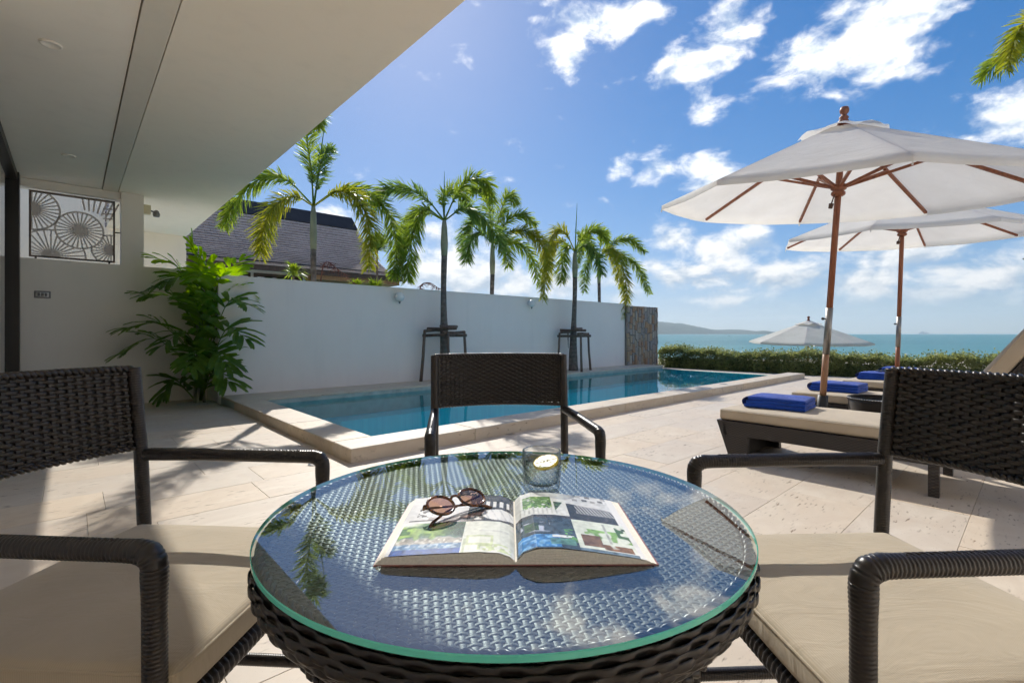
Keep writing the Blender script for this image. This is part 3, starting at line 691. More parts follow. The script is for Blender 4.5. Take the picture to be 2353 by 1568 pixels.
for k, (a, b) in enumerate(((-1.6,.6),(.7,2.4),(2.5,4.2),(4.3,5.8),(6.0,7.9))):
    wn = MB()
    for lo, hi in (((a,1.5),(b,1.58)),((a,2.82),(b,2.9)),((a,1.58),(a+.07,2.82)),((b-.07,1.58),(b,2.82))): wn.box((lo[0],EW+.88,lo[1]), (hi[0],EW+.95,hi[1]))
    wo = wn.build('window', M['dark_wood'], nh)
    pn = MB(); pn.box((a+.07,EW+.905,1.58), (b-.07,EW+.925,2.82)); pn.build('pane', M['pane_dark'], wo)
gb = MB(); gb.add([(8.3,EW+.95,EZ+.1),(8.3,2*RW-EW-.95,EZ+.1),(8.3,RW,RZ-.25)], [(0,1,2)]); gb.build('gable', M['dark_wood'], nh)
# neighbour's yard with its own pool, unseen; its paving is whitened to bounce light onto the soffit
ny = MB(); ny.box((-4,8.63,-.2), (1.9,11.39,-.0)); ny.box((1.9,8.63,-.2), (9.5,9.9,0)); tag(uwobj(ny.build('neighbour_paving', simple('bounce_white_paving', (.80,.78,.74), .8, .05))), kind='structure')
nw = MB(); nw.add([(1.9,9.9,-.05),(9.5,9.9,-.05),(9.5,15,-.05),(1.9,15,-.05)], [(0,1,2,3)]); tag(uwobj(nw.build('neighbour_pool_water', M['pool_water'])), kind='structure')
nb = MB(); nb.add([(1.9,9.9,-1.2),(9.5,9.9,-1.2),(9.5,15,-1.2),(1.9,15,-1.2)], [(0,1,2,3)]); tag(uwobj(nb.build('neighbour_pool_floor', M['mosaic'])), kind='structure')

# ------------------------------------------------------------------ palms
def fox_frond(pts, mat, parent, leaf=.30, n=120, seed=0, per=3):
    rs = np.random.RandomState(seed); path = catmull(pts, 40); mb = MB()
    ln = sum((path[i+1]-path[i]).length for i in range(39))
    mb.tube(path[::3]+[path[-1]], [max(.003, .017*(1-i/14)) for i in range(len(path[::3])+1)], 5)
    n = int(n*ln/1.6)
    for i in range(n):
        t = .16+.84*(i+rs.rand())/n; x = t*39; k = min(int(x), 38); p = path[k].lerp(path[k+1], x-k); T = (path[k+1]-path[k]).normalized()
        ref = Vector((0,0,1)) if abs(T.z) < .92 else Vector((0,1,0)); A = (ref-T*ref.dot(T)).normalized(); B = T.cross(A)
        env = min(1, (t-.10)*5)*min(1, .50+(1-t)*1.7)
        for q in range(per):
            a = rs.rand()*2*PI; side = A*math.cos(a)*.85+B*math.sin(a)*1.1
            d = (side.normalized()*.80+T*(.62+.25*rs.rand())).normalized(); l = leaf*env*(.75+.4*rs.rand())
            wdt = .0085+.005*rs.rand(); nrm = d.cross(Vector((rs.randn(), rs.randn(), rs.randn()))).normalized()*wdt
            mid = p+d*l*.5+Vector((0,0,-.01*l)); tip = p+d*l+Vector((0,0,-.16*l))
            mb.add([p-nrm*.4, p+nrm*.4, mid+nrm, mid-nrm, tip+nrm*.25, tip-nrm*.25], [(0,1,2,3), (3,2,4,5)])
    return mb.build('frond', mat, parent)
def fox_palm(name, label, base, fork, fronds, spear=None, r0=.075, seed=0, group='foxtail palms along the white wall', leaf=.30, n=120):
    t = thing(name, label, 'palm tree', base, 0, group); fz = fork-base[2]
    tz = [i/14 for i in range(15)]
    tr = MB(); sh = .78
    tr.tube([(.02*math.sin(z*4+seed), .01*math.cos(z*3), z*fz*sh) for z in tz], [r0*(1.35-.75*min(1, z*1.6)+.02*math.sin(z*60)) if z < .6 else r0*(.62+.02*math.sin(z*70)) for z in tz], 12); tr.build('trunk', M['trunk'], t, True)
    cs = MB(); e = Vector((.02*math.sin(4+seed), .01*math.cos(3), fz*sh))
    cs.tube([e, e+Vector((0,0,fz*(1-sh)*.35)), e+Vector((0,0,fz*(1-sh)*.8)), e+Vector((0,0,fz*(1-sh)))], [r0*.66, r0*.80, r0*.62, r0*.42], 12); cs.build('crownshaft', M['shaft'], t, True)
    for i, (pts, mat) in enumerate(fronds):
        fox_frond([Vector((e.x+p[0], e.y+(p[2] if len(p) > 2 else 0), fz+p[1])) for p in pts], M[mat], t, leaf, n, seed*31+i)
    if spear:
        s_ = MB(); s_.tube([(e.x,e.y,fz-.1), (e.x+spear[0]*.5,e.y,fz+spear[1]*.5), (e.x+spear[0],e.y,fz+spear[1])], [.016,.012,.003], 6); s_.build('spear_leaf', M['frond_d'], t)
    return t
def px(k, *pts): return [(a/k, -b/k)+((c_,) if True else ()) for (a, b, c_) in pts]
k1 = 135.
def base_at(u, w, z=0): return tuple(P(u, w, z))
fox_palm('foxtail_palm', 'tall foxtail palm in front of the dark shingle roof, nearest the villa', base_at(3.05, 8.3, -.2), 3.12,
    [(px(k1,(0,0,0),(-70,-66,.1),(-130,-66,.1),(-178,-10,0),(-196,48,-.1)),'frond'), (px(k1,(0,0,0),(4,-70,-.15),(8,-140,-.4),(45,-165,-.75),(60,-130,-.95)),'frond'),
     (px(k1,(0,0,0),(65,-45,.1),(120,-35,.2),(170,20,.2),(185,100,.15),(180,160,.1)),'frond'), (px(k1,(0,0,0),(-22,-10,-.3),(-48,20,-.6),(-62,75,-.75),(-65,130,-.8)),'frond_y'),
     (px(k1,(0,0,0),(60,-25,-.2),(115,-5,-.4),(148,60,-.5),(150,150,-.55)),'frond_y'), (px(k1,(0,0,0),(-5,-80,.3),(-8,-140,.55),(-2,-172,.8)),'frond_d')], (.22,1.6), .075, 1)
k2 = 126.
fox_palm('foxtail_palm', 'foxtail palm on the pool ledge whose crown is left of the middle chair back', base_at(5.03, 7.33, ZC-.02), 3.02,
    [(px(k2,(0,0,0),(-45,-55,.1),(-95,-78,.1),(-140,-75,.1),(-165,-35,0)),'frond_d'), (px(k2,(0,0,0),(-40,-20,-.2),(-62,30,-.3),(-72,95,-.35),(-74,140,-.35)),'frond'),
     (px(k2,(0,0,0),(28,-60,.0),(60,-95,0),(95,-85,-.05),(110,-40,-.1)),'frond'), (px(k2,(0,0,0),(50,-25,-.1),(100,10,-.15),(135,70,-.2)),'frond_d'),
     (px(k2,(0,0,0),(-8,-70,.4),(20,-100,.8),(40,-70,1.1)),'frond'), (px(k2,(0,0,0),(-60,-35,.4),(-105,-5,.7),(-125,60,.8)),'frond')], (.0,.9), .085, 2)
k3 = 99.
fox_palm('foxtail_palm', 'foxtail palm behind the wall whose long frond droops over the wall lamp', base_at(7.22, 8.6, -.2), 3.05,
    [(px(k3,(0,0,0),(-5,-70,-.2),(-20,-110,-.5),(-45,-95,-.8)),'frond'), (px(k3,(0,0,0),(30,-50,.1),(65,-72,.2),(100,-50,.2)),'frond'),
     (px(k3,(0,0,0),(50,-25,-.2),(95,-10,-.4),(122,50,-.6),(112,130,-.75)),'frond_y'), (px(k3,(0,0,0),(40,-10,.1),(85,20,.2),(110,90,.2)),'frond'),
     (px(k3,(0,0,0),(-35,-55,.1),(-60,-40,.2),(-75,10,.2)),'frond_d'), (px(k3,(0,0,0),(-30,-20,-.3),(-50,15,-.5),(-55,50,-.6)),'frond_d'),
     (px(k3,(0,0,0),(20,-20,-.3),(32,15,-.5),(38,60,-.6)),'frond'), (px(k3,(0,0,0),(15,-70,.3),(35,-125,.5),(55,-115,.8)),'frond')], (.0,1.2), .08, 3)
k4 = 98.5
fox_palm('foxtail_palm', 'foxtail palm on the pool ledge with a long thin spear and staked trunk further back', base_at(8.65, 7.33, ZC-.02), 2.88,
    [(px(k4,(0,0,0),(-20,-35,-.1),(-42,-45,-.2),(-62,-15,-.3),(-66,25,-.35)),'frond_y'), (px(k4,(0,0,0),(25,-40,0),(52,-50,0),(78,-20,.05)),'frond'),
     (px(k4,(0,0,0),(-22,-5,-.3),(-34,35,-.45),(-36,75,-.5)),'frond'), (px(k4,(0,0,0),(22,-8,-.3),(42,20,-.5),(50,60,-.6)),'frond_d'),
     (px(k4,(0,0,0),(-30,-30,.4),(-55,-5,.7),(-65,50,.8)),'frond_y'), (px(k4,(0,0,0),(20,-45,.4),(42,-40,.8),(55,0,1.1)),'frond')], (.05,1.12), .085, 4, leaf=.28)
k5 = 78.
fox_palm('foxtail_palm', 'slim foxtail palm furthest along the wall above the stone pier', base_at(11.5, 8.8, -.2), 3.2,
    [(px(k5,(0,0,0),(40,-38,.1),(75,-42,.1),(108,-15,.1)),'frond'), (px(k5,(0,0,0),(48,-10,.1),(90,20,.1),(118,80,.1)),'frond'),
     (px(k5,(0,0,0),(22,-15,-.4),(40,30,-.8),(45,90,-1.0),(30,140,-1.1)),'frond_y'), (px(k5,(0,0,0),(-20,-30,-.1),(-42,-20,-.2),(-55,20,-.2)),'frond'),
     (px(k5,(0,0,0),(10,-50,.3),(20,-70,.6),(30,-50,.9)),'frond'), (px(k5,(0,0,0),(-15,0,.2),(-28,30,.3),(-30,75,.3)),'frond_d'), (px(k5,(0,0,0),(25,-25,.5),(55,5,.9),(70,60,1.1)),'frond_y')], None, .075, 5, leaf=.28)
fox_palm('foxtail_palm', 'palm outside the right edge with one yellow-green frond at the top corner', (8.35, 7.0, -1.55), 5.25,
    [([(0,0,0),(-.55,.35,0),(-.98,.12,0),(-1.17,-.45,0)],'frond_y'), ([(0,0,0),(.5,.5,0),(1,.4,0),(1.4,-.2,0)],'frond'), ([(0,0,0),(.1,.8,.3),(.2,1.3,.6),(.4,1.4,1)],'frond'), ([(0,0,0),(.3,.2,-.6),(.5,-.1,-1.1)],'frond'), ([(0,0,0),(-.2,.3,.7),(-.3,.1,1.3)],'frond')], (.1,1.2), .10, 6, group=None)
# timber stakes round the two palms on the ledge
def stakes(label, u, w, h):
    t = thing('palm_stake_frame', label, 'tree stakes', P(u, w, ZC-.002), ANG+R(20), 'timber stake frames'); a = .27
    for (sx, sy) in ((-1,-1),(1,-1),(1,1),(-1,1)):
        m_ = MB(); m_.tube([(sx*a*1.12+.01*sx, sy*a*1.1, 0), (sx*a+RS.uniform(-.015,.015), sy*a, h*.5), (sx*a*.95, sy*a*.95, h)], [.030,.027,.025], 8); m_.build('post', M['stake'], t, True)
    for i, (p, q, z) in enumerate((((-a*1.25,-a*.8),(a*1.3,-a*.75),h-.02), ((a*.75,-a*1.25),(a*.8,a*1.3),h-.07), ((a*1.2,a*.8),(-a*1.25,a*.72),h+.02), ((-a*.8,a*1.2),(-a*.72,-a*1.3),h-.075), ((-.10,-a*1.2),(-.12,a*1.1),h+.055), ((-a*1.0,-.11),(a*.9,-.10),h+.095))):
        m_ = MB(); m_.tube([(*p, z), ((p[0]+q[0])/2, (p[1]+q[1])/2, z+RS.uniform(-.01,.01)), (*q, z+RS.uniform(-.015,.015))], [.028,.026,.027], 8); m_.build('rail', M['stake'], t, True)
stakes('rough timber stakes and rails propping the palm trunk nearer the middle of the wall', 5.03, 7.33, .90)
stakes('rough timber stakes and rails propping the palm trunk seen right of the chair back', 8.65, 7.33, .88)

# broad-leaved clumping palm in the corner
def broad_frond(pts, mat, parent, pairs=9, leaf=.34, wid=.032, seed=0):
    rs = np.random.RandomState(seed); path = catmull(pts, 30); mb = MB()
    mb.tube(path[::2]+[path[-1]], [max(.003, .011*(1-i/17)) for i in range(16)], 5)
    for i in range(pairs+1):
        t = .30+.70*i/pairs; x = min(t*29, 28.99); k = int(x); p = path[k].lerp(path[k+1], x-k); T = (path[k+1]-path[k]).normalized()
        sidev = T.cross(Vector((0,0,1))); sidev = sidev.normalized() if sidev.length > .1 else Vector((1,0,0)); upv = sidev.cross(T)
        env = .62+.5*math.sin(PI*min(1, max(0, (t-.2)/.8)))
        for sgn in ((-1, 1) if i < pairs else (-.35, .35)):
            fwd = .55+.5*t+rs.uniform(-.1,.1); d = (sidev*sgn+T*fwd+upv*rs.uniform(-.05,.30)).normalized(); l = leaf*env*rs.uniform(.85,1.12); wv = d.cross(upv).normalized()*wid*rs.uniform(.8,1.25)
            dr = Vector((0,0,-1)); q = [p, p+d*l*.3+dr*.00*l, p+d*l*.7+dr*.06*l, p+d*l+dr*.18*l]; ws = [.25, .95, 1.15, .8]; up2 = upv*.25*wid
            vs = []
            for a, b in zip(q, ws): vs += [a-wv*b+up2, a, a+wv*b+up2]
            vs.append(q[3]+d*l*.10-wv*.35+dr*.04*l); vs.append(q[3]+d*l*.05+wv*.6+dr*.03*l)
            mb.add(vs, [(0,1,4,3),(1,2,5,4),(3,4,7,6),(4,5,8,7),(6,7,10,9),(7,8,11,10),(9,10,12),(10,11,13)])
    return mb.build('frond', mat, parent)
cp = thing('clumping_palm', 'bushy broad-leaved palm with glossy leaves in the wall corner by the pool', 'palm', P(1.30, 7.95, 0), 0)
kk = 163.; bx0, by0 = 455, 921
def cq(*pts): return [((x-bx0)/kk, y_, (by0-y)/kk) for (x, y, y_) in pts]
CF = [((462,915,0),(478,760,0),(472,650,0),(440,560,-.05),'areca_l'), ((465,915,0),(485,740,0),(525,640,-.1),(588,606,-.2),'areca_l'), ((460,915,0),(468,730,0),(425,625,-.1),(362,600,-.2),'areca_l'),
      ((455,915,0),(468,790,-.05),(425,690,-.2),(345,680,-.35),'areca'), ((455,915,0),(462,830,-.1),(395,745,-.25),(312,752,-.4),'areca'), ((452,915,0),(455,850,-.1),(385,775,-.3),(302,805,-.45),'areca'),
      ((465,915,0),(490,790,0),(545,695,-.1),(602,700,-.15),'areca'), ((465,915,0),(492,830,-.05),(555,752,-.2),(616,776,-.3),'areca'), ((462,915,0),(490,860,-.1),(535,800,-.3),(578,835,-.4),'areca'),
      ((465,915,0),(485,885,-.1),(530,842,-.25),(578,868,-.35),'areca'), ((450,915,0),(440,890,-.1),(425,865,-.25),(405,890,-.35),'areca'), ((460,915,0),(480,760,-.1),(490,700,-.35),(500,690,-.6),'areca'),
      ((460,915,0),(470,820,-.1),(470,760,-.4),(450,790,-.7),'areca'), ((462,915,0),(490,720,.1),(530,660,.2),(560,680,.35),'areca_l'), ((458,915,0),(462,740,.1),(450,640,.2),(410,610,.35),'areca'), ((465,915,0),(482,700,0),(490,620,-.1),(470,575,-.25),'areca_l'),
      ((462,915,0),(480,700,0),(505,635,-.3),(530,650,-.6),'areca_l'), ((460,915,0),(470,700,0),(450,640,-.25),(420,660,-.5),'areca'), ((462,915,0),(476,840,-.1),(500,800,-.4),(520,830,-.65),'areca')]
for i, (a, b, c_, d, mt) in enumerate(CF):
    c_ = (470+(c_[0]-470)*.86, c_[1], c_[2]); d = (475+(d[0]-475)*(.74 if d[0] < 475 else .84), d[1], d[2])
    broad_frond(cq(a, b, c_, d), M[mt], cp, 9 if i not in (10, 12) else 7, .36 if i < 10 else .30, .034, 100+i)
for (x, y, r_) in ((455,700,.022),(470,690,.02),(445,790,.018),(480,740,.018),(466,820,.02)):
    m_ = MB(); m_.tube(cq(((x+455)/2+RS.uniform(-12,12),921,RS.uniform(-.1,.1)),((x+458)/2,(y+921)/2,0),(x,y,0)), [r_,r_*.9,r_*.7], 8); m_.build('stem', M['shaft'], cp, True)
gv = MB(); gv.lathe([(.0,.012),(.20,.010),(.26,.0),(.0,-.001)], 24, c=(.05,-.05,.0)); gv.build('gravel_bed', M['gravel'], cp)
# small plants above the wall
def tuft(name, label, loc, h, n, mat, group, lean=1.0, seed=3, wid=.018):
    rs = np.random.RandomState(seed); t = thing(name, label, 'plant', loc, 0, group); mb = MB(); st_ = MB(); st_.tube([(0,0,-1.2),(0,0,h*.25)], [.03,.02], 6); st_.build('stem', M['stake'], t)
    for i in range(n):
        a = rs.rand()*2*PI; el = rs.uniform(.0,1.3); l = h*rs.uniform(.55,1.0); d = Vector((math.cos(a)*math.cos(el), math.sin(a)*math.cos(el), math.sin(el)))
        p0 = Vector((0,0,h*.2*rs.rand())); p1 = p0+d*l*.55; p2 = p0+d*l+Vector((0,0,-.25*l*lean)); wv = d.cross(Vector((0,0,1)))
        wv = (wv.normalized() if wv.length > .05 else Vector((1,0,0)))*wid*rs.uniform(.7,1.3)
        mb.add([p0-wv*.4,p0+wv*.4,p1+wv,p1-wv,p2], [(0,1,2,3),(3,2,4)])
    mb.build('foliage', M[mat], t)
tuft('spiky_plant', 'small spiky plant showing over the wall left of the nearest palm trunk', P(2.85, 8.75, 1.95), .36, 110, 'shrub', None, 1.2, 5)
tuft('leafy_shrub', 'low leafy shrub peeping over the wall below the shingle roof corner', P(4.05, 8.9, 1.78), .30, 220, 'shrub', 'shrubs peeping over the wall', .5, 6, .02)
tuft('leafy_shrub', 'second leafy shrub peeping over the wall, right of its twin under the roof corner', P(4.45, 8.9, 1.78), .33, 240, 'shrub', 'shrubs peeping over the wall', .5, 7, .02)
tuft('leafy_tree', 'bright leafy tree top behind the drooping fronds at the roof corner', P(5.3, 10.5, 2.9), .55, 260, 'shrub', None, .5, 8, .03)
def stalk(label, pts, loc):
    mb = MB(); p = catmull(pts, 16); mb.tube(p, [.014*(1-i/18) for i in range(16)], 5)
    for i in range(60):
        a = p[RS.randint(3, 16)]; d = Vector((RS.randn(), RS.randn(), -abs(RS.randn())-.3)).normalized()*RS.uniform(.06,.16); mb.tube([a, a+d], [.006,.003], 4)
    tag(mb.build('dry_flower_stalk', M['dry']), label, 'dry stalk', 'dry flower stalks').location = loc
stalk('dry reddish flower stalk drooping right of the nearest palm trunk above the wall', [(0,0,-.6),(.10,0,.28),(.35,0,.20),(.62,0,-.05)], P(3.12, 8.35, 1.86))
stalk('short dry brown stalk just left of the staked palm trunk above the wall', [(-.15,0,-.5),(-.10,0,.14),(.08,0,.24),(.25,0,.14)], P(5.02, 7.97, 1.70))

# ------------------------------------------------------------------ hedge
hd = thing('hedge', 'low clipped green hedge along the seaward edge of the deck', 'hedge', (0,0,0), ANG)
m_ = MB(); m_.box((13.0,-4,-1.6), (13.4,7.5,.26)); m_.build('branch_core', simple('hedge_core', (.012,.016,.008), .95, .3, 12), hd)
mb = MB(); rs = np.random.RandomState(21)
for i in range(75000):
    w = rs.uniform(-3.5, 7.62); top = .45+.04*math.sin(w*2.1)+.03*math.sin(w*5.3+1)+.025*math.sin(w*13.7)
    face = rs.rand()
    if face < .62: u_ = 12.76+.05*math.sin(w*7+3*math.sin(w*3))*math.sin(PI*rs.rand())+abs(rs.randn())*.09; z = top-(top+.05)*rs.rand()**1.15
    elif face < .93: u_ = rs.uniform(12.76, 13.52); z = top+rs.randn()*.03-abs(rs.randn())*.03
    else: u_ = rs.uniform(12.76, 13.5); z = top+abs(rs.randn())*.06
    if w > 6.9: z *= 1.1
    l = rs.uniform(.024,.050); d = Vector((rs.randn()-.3, rs.randn(), rs.randn()+.4)).normalized(); n_ = d.cross(Vector((rs.randn(), rs.randn(), rs.randn()))).normalized()*l*.45; p = Vector((u_, w, z))
    mb.add([p, p+d*l*.5+n_, p+d*l, p+d*l*.5-n_], [(0,1,2,3)])
tag(mb.build('foliage', M['hedge'], hd), kind='stuff')

# ------------------------------------------------------------------ umbrellas
def umbrella(label, base, tx, ty, L_, Rr, h, ph, ground=True, pale=True):
    ax = Vector((tx, ty, 1)).normalized(); e1 = (Vector((1,0,0))-ax*ax.x).normalized(); e2 = ax.cross(e1)
    t = thing('parasol', label, 'umbrella', base, 0, 'white market umbrellas')
    F = Matrix((e1, e2, ax)).transposed().to_4x4()
    def q(x, y, z): return F @ Vector((x, y, z))
    apz = L_; rimz = L_-h
    # canopy: eight panels sagging between the ribs, open ring at the top under the vent cap
    mb = MB(); nr, na = 10, 8; r_in = .16
    def cz(f): return apz-.05-(h-.05)*f
    for s_ in range(8):
        c1 = Vector((math.cos(ph+s_*PI/4), math.sin(ph+s_*PI/4))); c2 = Vector((math.cos(ph+(s_+1)*PI/4), math.sin(ph+(s_+1)*PI/4))); vs = []
        for i in range(nr+2):
            f = min(i, nr)/nr; rr = r_in+(Rr-r_in)*f
            for k in range(na+1):
                b = k/na; c_ = (c1*(1-b)+c2*b)*rr; sag = .016*math.sin(PI*b)*f+.0022*math.sin(9*f*3+s_*2+b*11)*math.sin(PI*b)
                vs.append(q(c_.x, c_.y, cz(f)-sag-(.04 if i > nr else 0)))
        w_ = na+1; mb.add(vs, [(i*w_+k, i*w_+k+1, (i+1)*w_+k+1, (i+1)*w_+k) for i in range(nr+1) for k in range(na)])
    mb.build('canopy', M['canopy'], t, True)
    vc = MB(); vs = []; nv = 5
    for i in range(nv+1):
        f = i/nv; rr = .03+(.345-.03)*f
        for s_ in range(8):
            for k in range(4):
                b = k/4; c1 = Vector((math.cos(ph+s_*PI/4), math.sin(ph+s_*PI/4))); c2 = Vector((math.cos(ph+(s_+1)*PI/4), math.sin(ph+(s_+1)*PI/4))); c_ = (c1*(1-b)+c2*b)*rr
                lift = .045*math.sin(PI*b)*f*f
                vs.append(q(c_.x, c_.y, apz+.035-(h/Rr)*rr*1.02+lift))
    fs = [(i*32+k, i*32+(k+1) % 32, (i+1)*32+(k+1) % 32, (i+1)*32+k) for i in range(nv) for k in range(32)]
    vc.add(vs, fs); vc.build('vent_cap', M['canopy'], t, True)
    fn = MB(); pr = [(.0,-.02),(.045,-.02),(.045,.0),(.03,.015),(.038,.03),(.03,.045),(.018,.05),(.034,.075),(.037,.095),(.028,.12),(.0,.13)]; fn.lathe(pr, 16); fn.v = [tuple(q(x, y, z+apz+.02)) for x, y, z in fn.v]; fn.build('finial', M['wood'], t, True)
    def mem(name, a, b, r_, mat='wood', n=8): m_ = MB(); m_.tube([q(*a), q(*b)], r_, n, sq=(n == 4)); return m_.build(name, M[mat], t, n > 4)
    mem('pole', (0,0,.98), (0,0,apz), .026); mem('lower_pole', (0,0,.34), (0,0,.80), .027, 'wood_pale' if pale else 'wood'); mem('steel_sleeve', (0,0,.78), (0,0,1.20), .029, 'steel')
    m_ = MB(); m_.tube([q(0,0,1.10), q(-.05,0,1.10)], [.006,.006], 6); m_.tube([q(-.045,0,1.10), q(-.06,0,1.10)], .012, 6); m_.build('locking_screw', M['iron'], t)
    m_ = MB(); m_.tube([q(0,0,.0), q(0,0,.40)], .042, 12); m_.build('base_tube', M['iron'], t, True)
    hz = rimz+h*.12
    hubp = [(.0,-.06),(.038,-.06),(.055,-.045),(.055,-.025),(.04,-.015),(.06,.0),(.065,.03),(.05,.045),(.0,.045)]
    m_ = MB(); m_.lathe(hubp, 16); m_.v = [tuple(q(x, y, z+hz)) for x, y, z in m_.v]; m_.build('runner_hub', M['wood'], t, True)
    m_ = MB(); m_.tube([q(-.05,-.03,hz-.05), q(-.075,-.035,hz-.13)], .006, 6); m_.tube([q(-.075,-.035,hz-.13), q(-.082,-.036,hz-.17)], [.02,.016], 8); m_.build('pulley_knob', M['dark_wood'], t)
    for s_ in range(8):
        a = ph+s_*PI/4; c_, s2 = math.cos(a), math.sin(a); dz = .045
        def rz(r_): return cz((r_-r_in)/(Rr-r_in))-dz+.022
        m_ = MB(); pts = [q(c_*r_, s2*r_, rz(r_)) for r_ in (.05, .4, .75, 1.1, Rr*.985)]; m_.tube(pts, .0165, 4, sq=True); m_.build('rib', M['wood'], t)
        m_ = MB(); m_.tube([q(c_*.05, s2*.05, hz+.02), q(c_*Rr*.47, s2*Rr*.47, rz(Rr*.47)-.012)], .0155, 4, sq=True); m_.build('strut', M['wood'], t)
        if s_ % 2: m_ = MB(); m_.tube([q(c_*Rr*.995, s2*Rr*.995, rz(Rr)+.02), q(c_*Rr, s2*Rr, rz(Rr)-.04)], .006, 4); m_.build('tie_strap', M['canopy'], t)
    b_ = bevelbox('base_stone', (-.27,-.27,.0005), (.27,.27,.075), .012, M['marble'], t, 2); b_.rotation_euler = (0, 0, ANG)
    return t
umbrella('large white umbrella with wooden ribs nearest the table, leaning over the first lounger', (2.838,4.452,0), .012, -.097, 2.79, 1.481, .629, .447)
umbrella('second white umbrella, lower right, its top hidden behind the nearest umbrella', (5.374,6.756,0), -.012, -.06, 2.86, 1.479, .568, -.086, pale=False)
umbrella('far white umbrella standing beyond the hedge in front of the sea', (8.30,13.6,-1.55), 0.0, -.03, 2.86, 1.50, .58, .18, pale=False)

# ------------------------------------------------------------------ cushions and wicker tools
def axis_samples(h, r, n):
    e = [-h, -h+.15*r, -h+.45*r, -h+r]; m = list(np.linspace(-h+r, h-r, n))[1:-1]; return e+m+[-x for x in reversed(e)]
def cushion_mesh(name, sx, sy, sz, r, mat, puff=.012, n=9, wr=.003, seed=0, bend=None):
    rs = np.random.RandomState(seed); hx, hy, hz = sx/2, sy/2, sz/2; r = min(r, hz*.99)
    X, Y, Z = axis_samples(hx, r, n), axis_samples(hy, r, n), axis_samples(hz, r, 3)
    idx = {}; vs = []; fs = []
    ph = rs.rand(6)*6
    def vert(x, y, z):
        k = (round(x,5), round(y,5), round(z,5))
        if k in idx: return idx[k]
        c_ = Vector((max(-hx+r, min(hx-r, x)), max(-hy+r, min(hy-r, y)), max(-hz+r, min(hz-r, z)))); d = Vector((x,y,z))-c_
        p = c_+(d.normalized()*r if d.length > 1e-9 else Vector((0,0,0)))
        k2 = (1-(x/hx)**4)*(1-(y/hy)**4)
        if z > 0: p.z += puff*k2+wr*k2*(math.sin(9*x+ph[0])*math.sin(7*y+ph[1])+.6*math.sin(21*x+13*y+ph[2])+.4*math.sin(-17*x+23*y+ph[3]))
        p.x += .25*wr*math.sin(11*y+ph[4]); p.y += .25*wr*math.sin(12*x+ph[5])
        idx[k] = len(vs); vs.append(p); return idx[k]
    def grid(A, B, f, flip):
        for i in range(len(A)-1):
            for j in range(len(B)-1):
                q = [vert(*f(A[i],B[j])), vert(*f(A[i+1],B[j])), vert(*f(A[i+1],B[j+1])), vert(*f(A[i],B[j+1]))]
                if len(set(q)) == 4: fs.append(tuple(reversed(q)) if flip else tuple(q))
    grid(X, Y, lambda a, b: (a,b,hz), False); grid(X, Y, lambda a, b: (a,b,-hz), True)
    grid(X, Z, lambda a, b: (a,-hy,b), False); grid(X, Z, lambda a, b: (a,hy,b), True)
    grid(Y, Z, lambda a, b: (hx,a,b), False); grid(Y, Z, lambda a, b: (-hx,a,b), True)
    me = bpy.data.meshes.new(name); me.from_pydata([tuple(v) for v in vs], [], fs); me.materials.append(mat); me.polygons.foreach_set('use_smooth', [True]*len(fs)); return me
def piping(sx, sy, z, r, rad=.0035):
    pts = []; hx, hy = sx/2-.002, sy/2-.002
    for (cx, cy_, a0) in ((hx-r,hy-r,0),(-hx+r,hy-r,90),(-hx+r,-hy+r,180),(hx-r,-hy+r,270)):
        for k in range(5): a = R(a0+k*22.5); pts.append((cx+r*math.cos(a), cy_+r*math.sin(a), z))
    pts.append(pts[0]); pts.append(pts[1]); return MB().tube(pts, rad, 6, caps=False)
def wtube(pts, r, pitch=.0066, n=12, amp=.038, bulge=None):
    pts = [Vector(p) for p in pts]; cum = [0]
    for a, b in zip(pts, pts[1:]): cum.append(cum[-1]+(b-a).length)
    m = max(4, int(cum[-1]/pitch))*4; out = []; rad = []
    for i in range(m+1):
        s_ = cum[-1]*i/m; k = max(0, min(len(pts)-2, int(np.searchsorted(cum, s_)-1))); f = (s_-cum[k])/max(1e-9, cum[k+1]-cum[k]); out.append(pts[k].lerp(pts[k+1], f))
        rr = r*(1+amp*(-1, .45, .75, .35)[i % 4])
        if bulge:
            for (bs, bw, ba) in bulge: rr *= 1+ba*math.exp(-((s_-bs)/bw)**2)
        rad.append(rr)
    return out, rad
def wt(mb, pts, r, **k): o, rad = wtube(pts, r, **k); mb.tube(o, rad, k.get('n', 12)); return mb
def braid(mb, pts, r, pitch=.028, ph0=0.0):
    pts = [Vector(p) for p in pts]
    for k in range(2):
        cum = [0]
        for a, b in zip(pts, pts[1:]): cum.append(cum[-1]+(b-a).length)
        m = int(cum[-1]/pitch*8); path = []; up = Vector((0,0,1))
        for i in range(m+1):
            s_ = cum[-1]*i/m; j = max(0, min(len(pts)-2, int(np.searchsorted(cum, s_)-1))); f = (s_-cum[j])/max(1e-9, cum[j+1]-cum[j]); p = pts[j].lerp(pts[j+1], f); T = (pts[j+1]-pts[j]).normalized()
            ref = up if abs(T.z) < .9 else Vector((1,0,0)); A = (ref-T*ref.dot(T)).normalized(); B = T.cross(A); a = 2*PI*s_/pitch+k*PI+ph0
            path.append(p+A*math.cos(a)*r*.5+B*math.sin(a)*r*.7)
        mb.tube(path, r*.75, 6)
    return mb
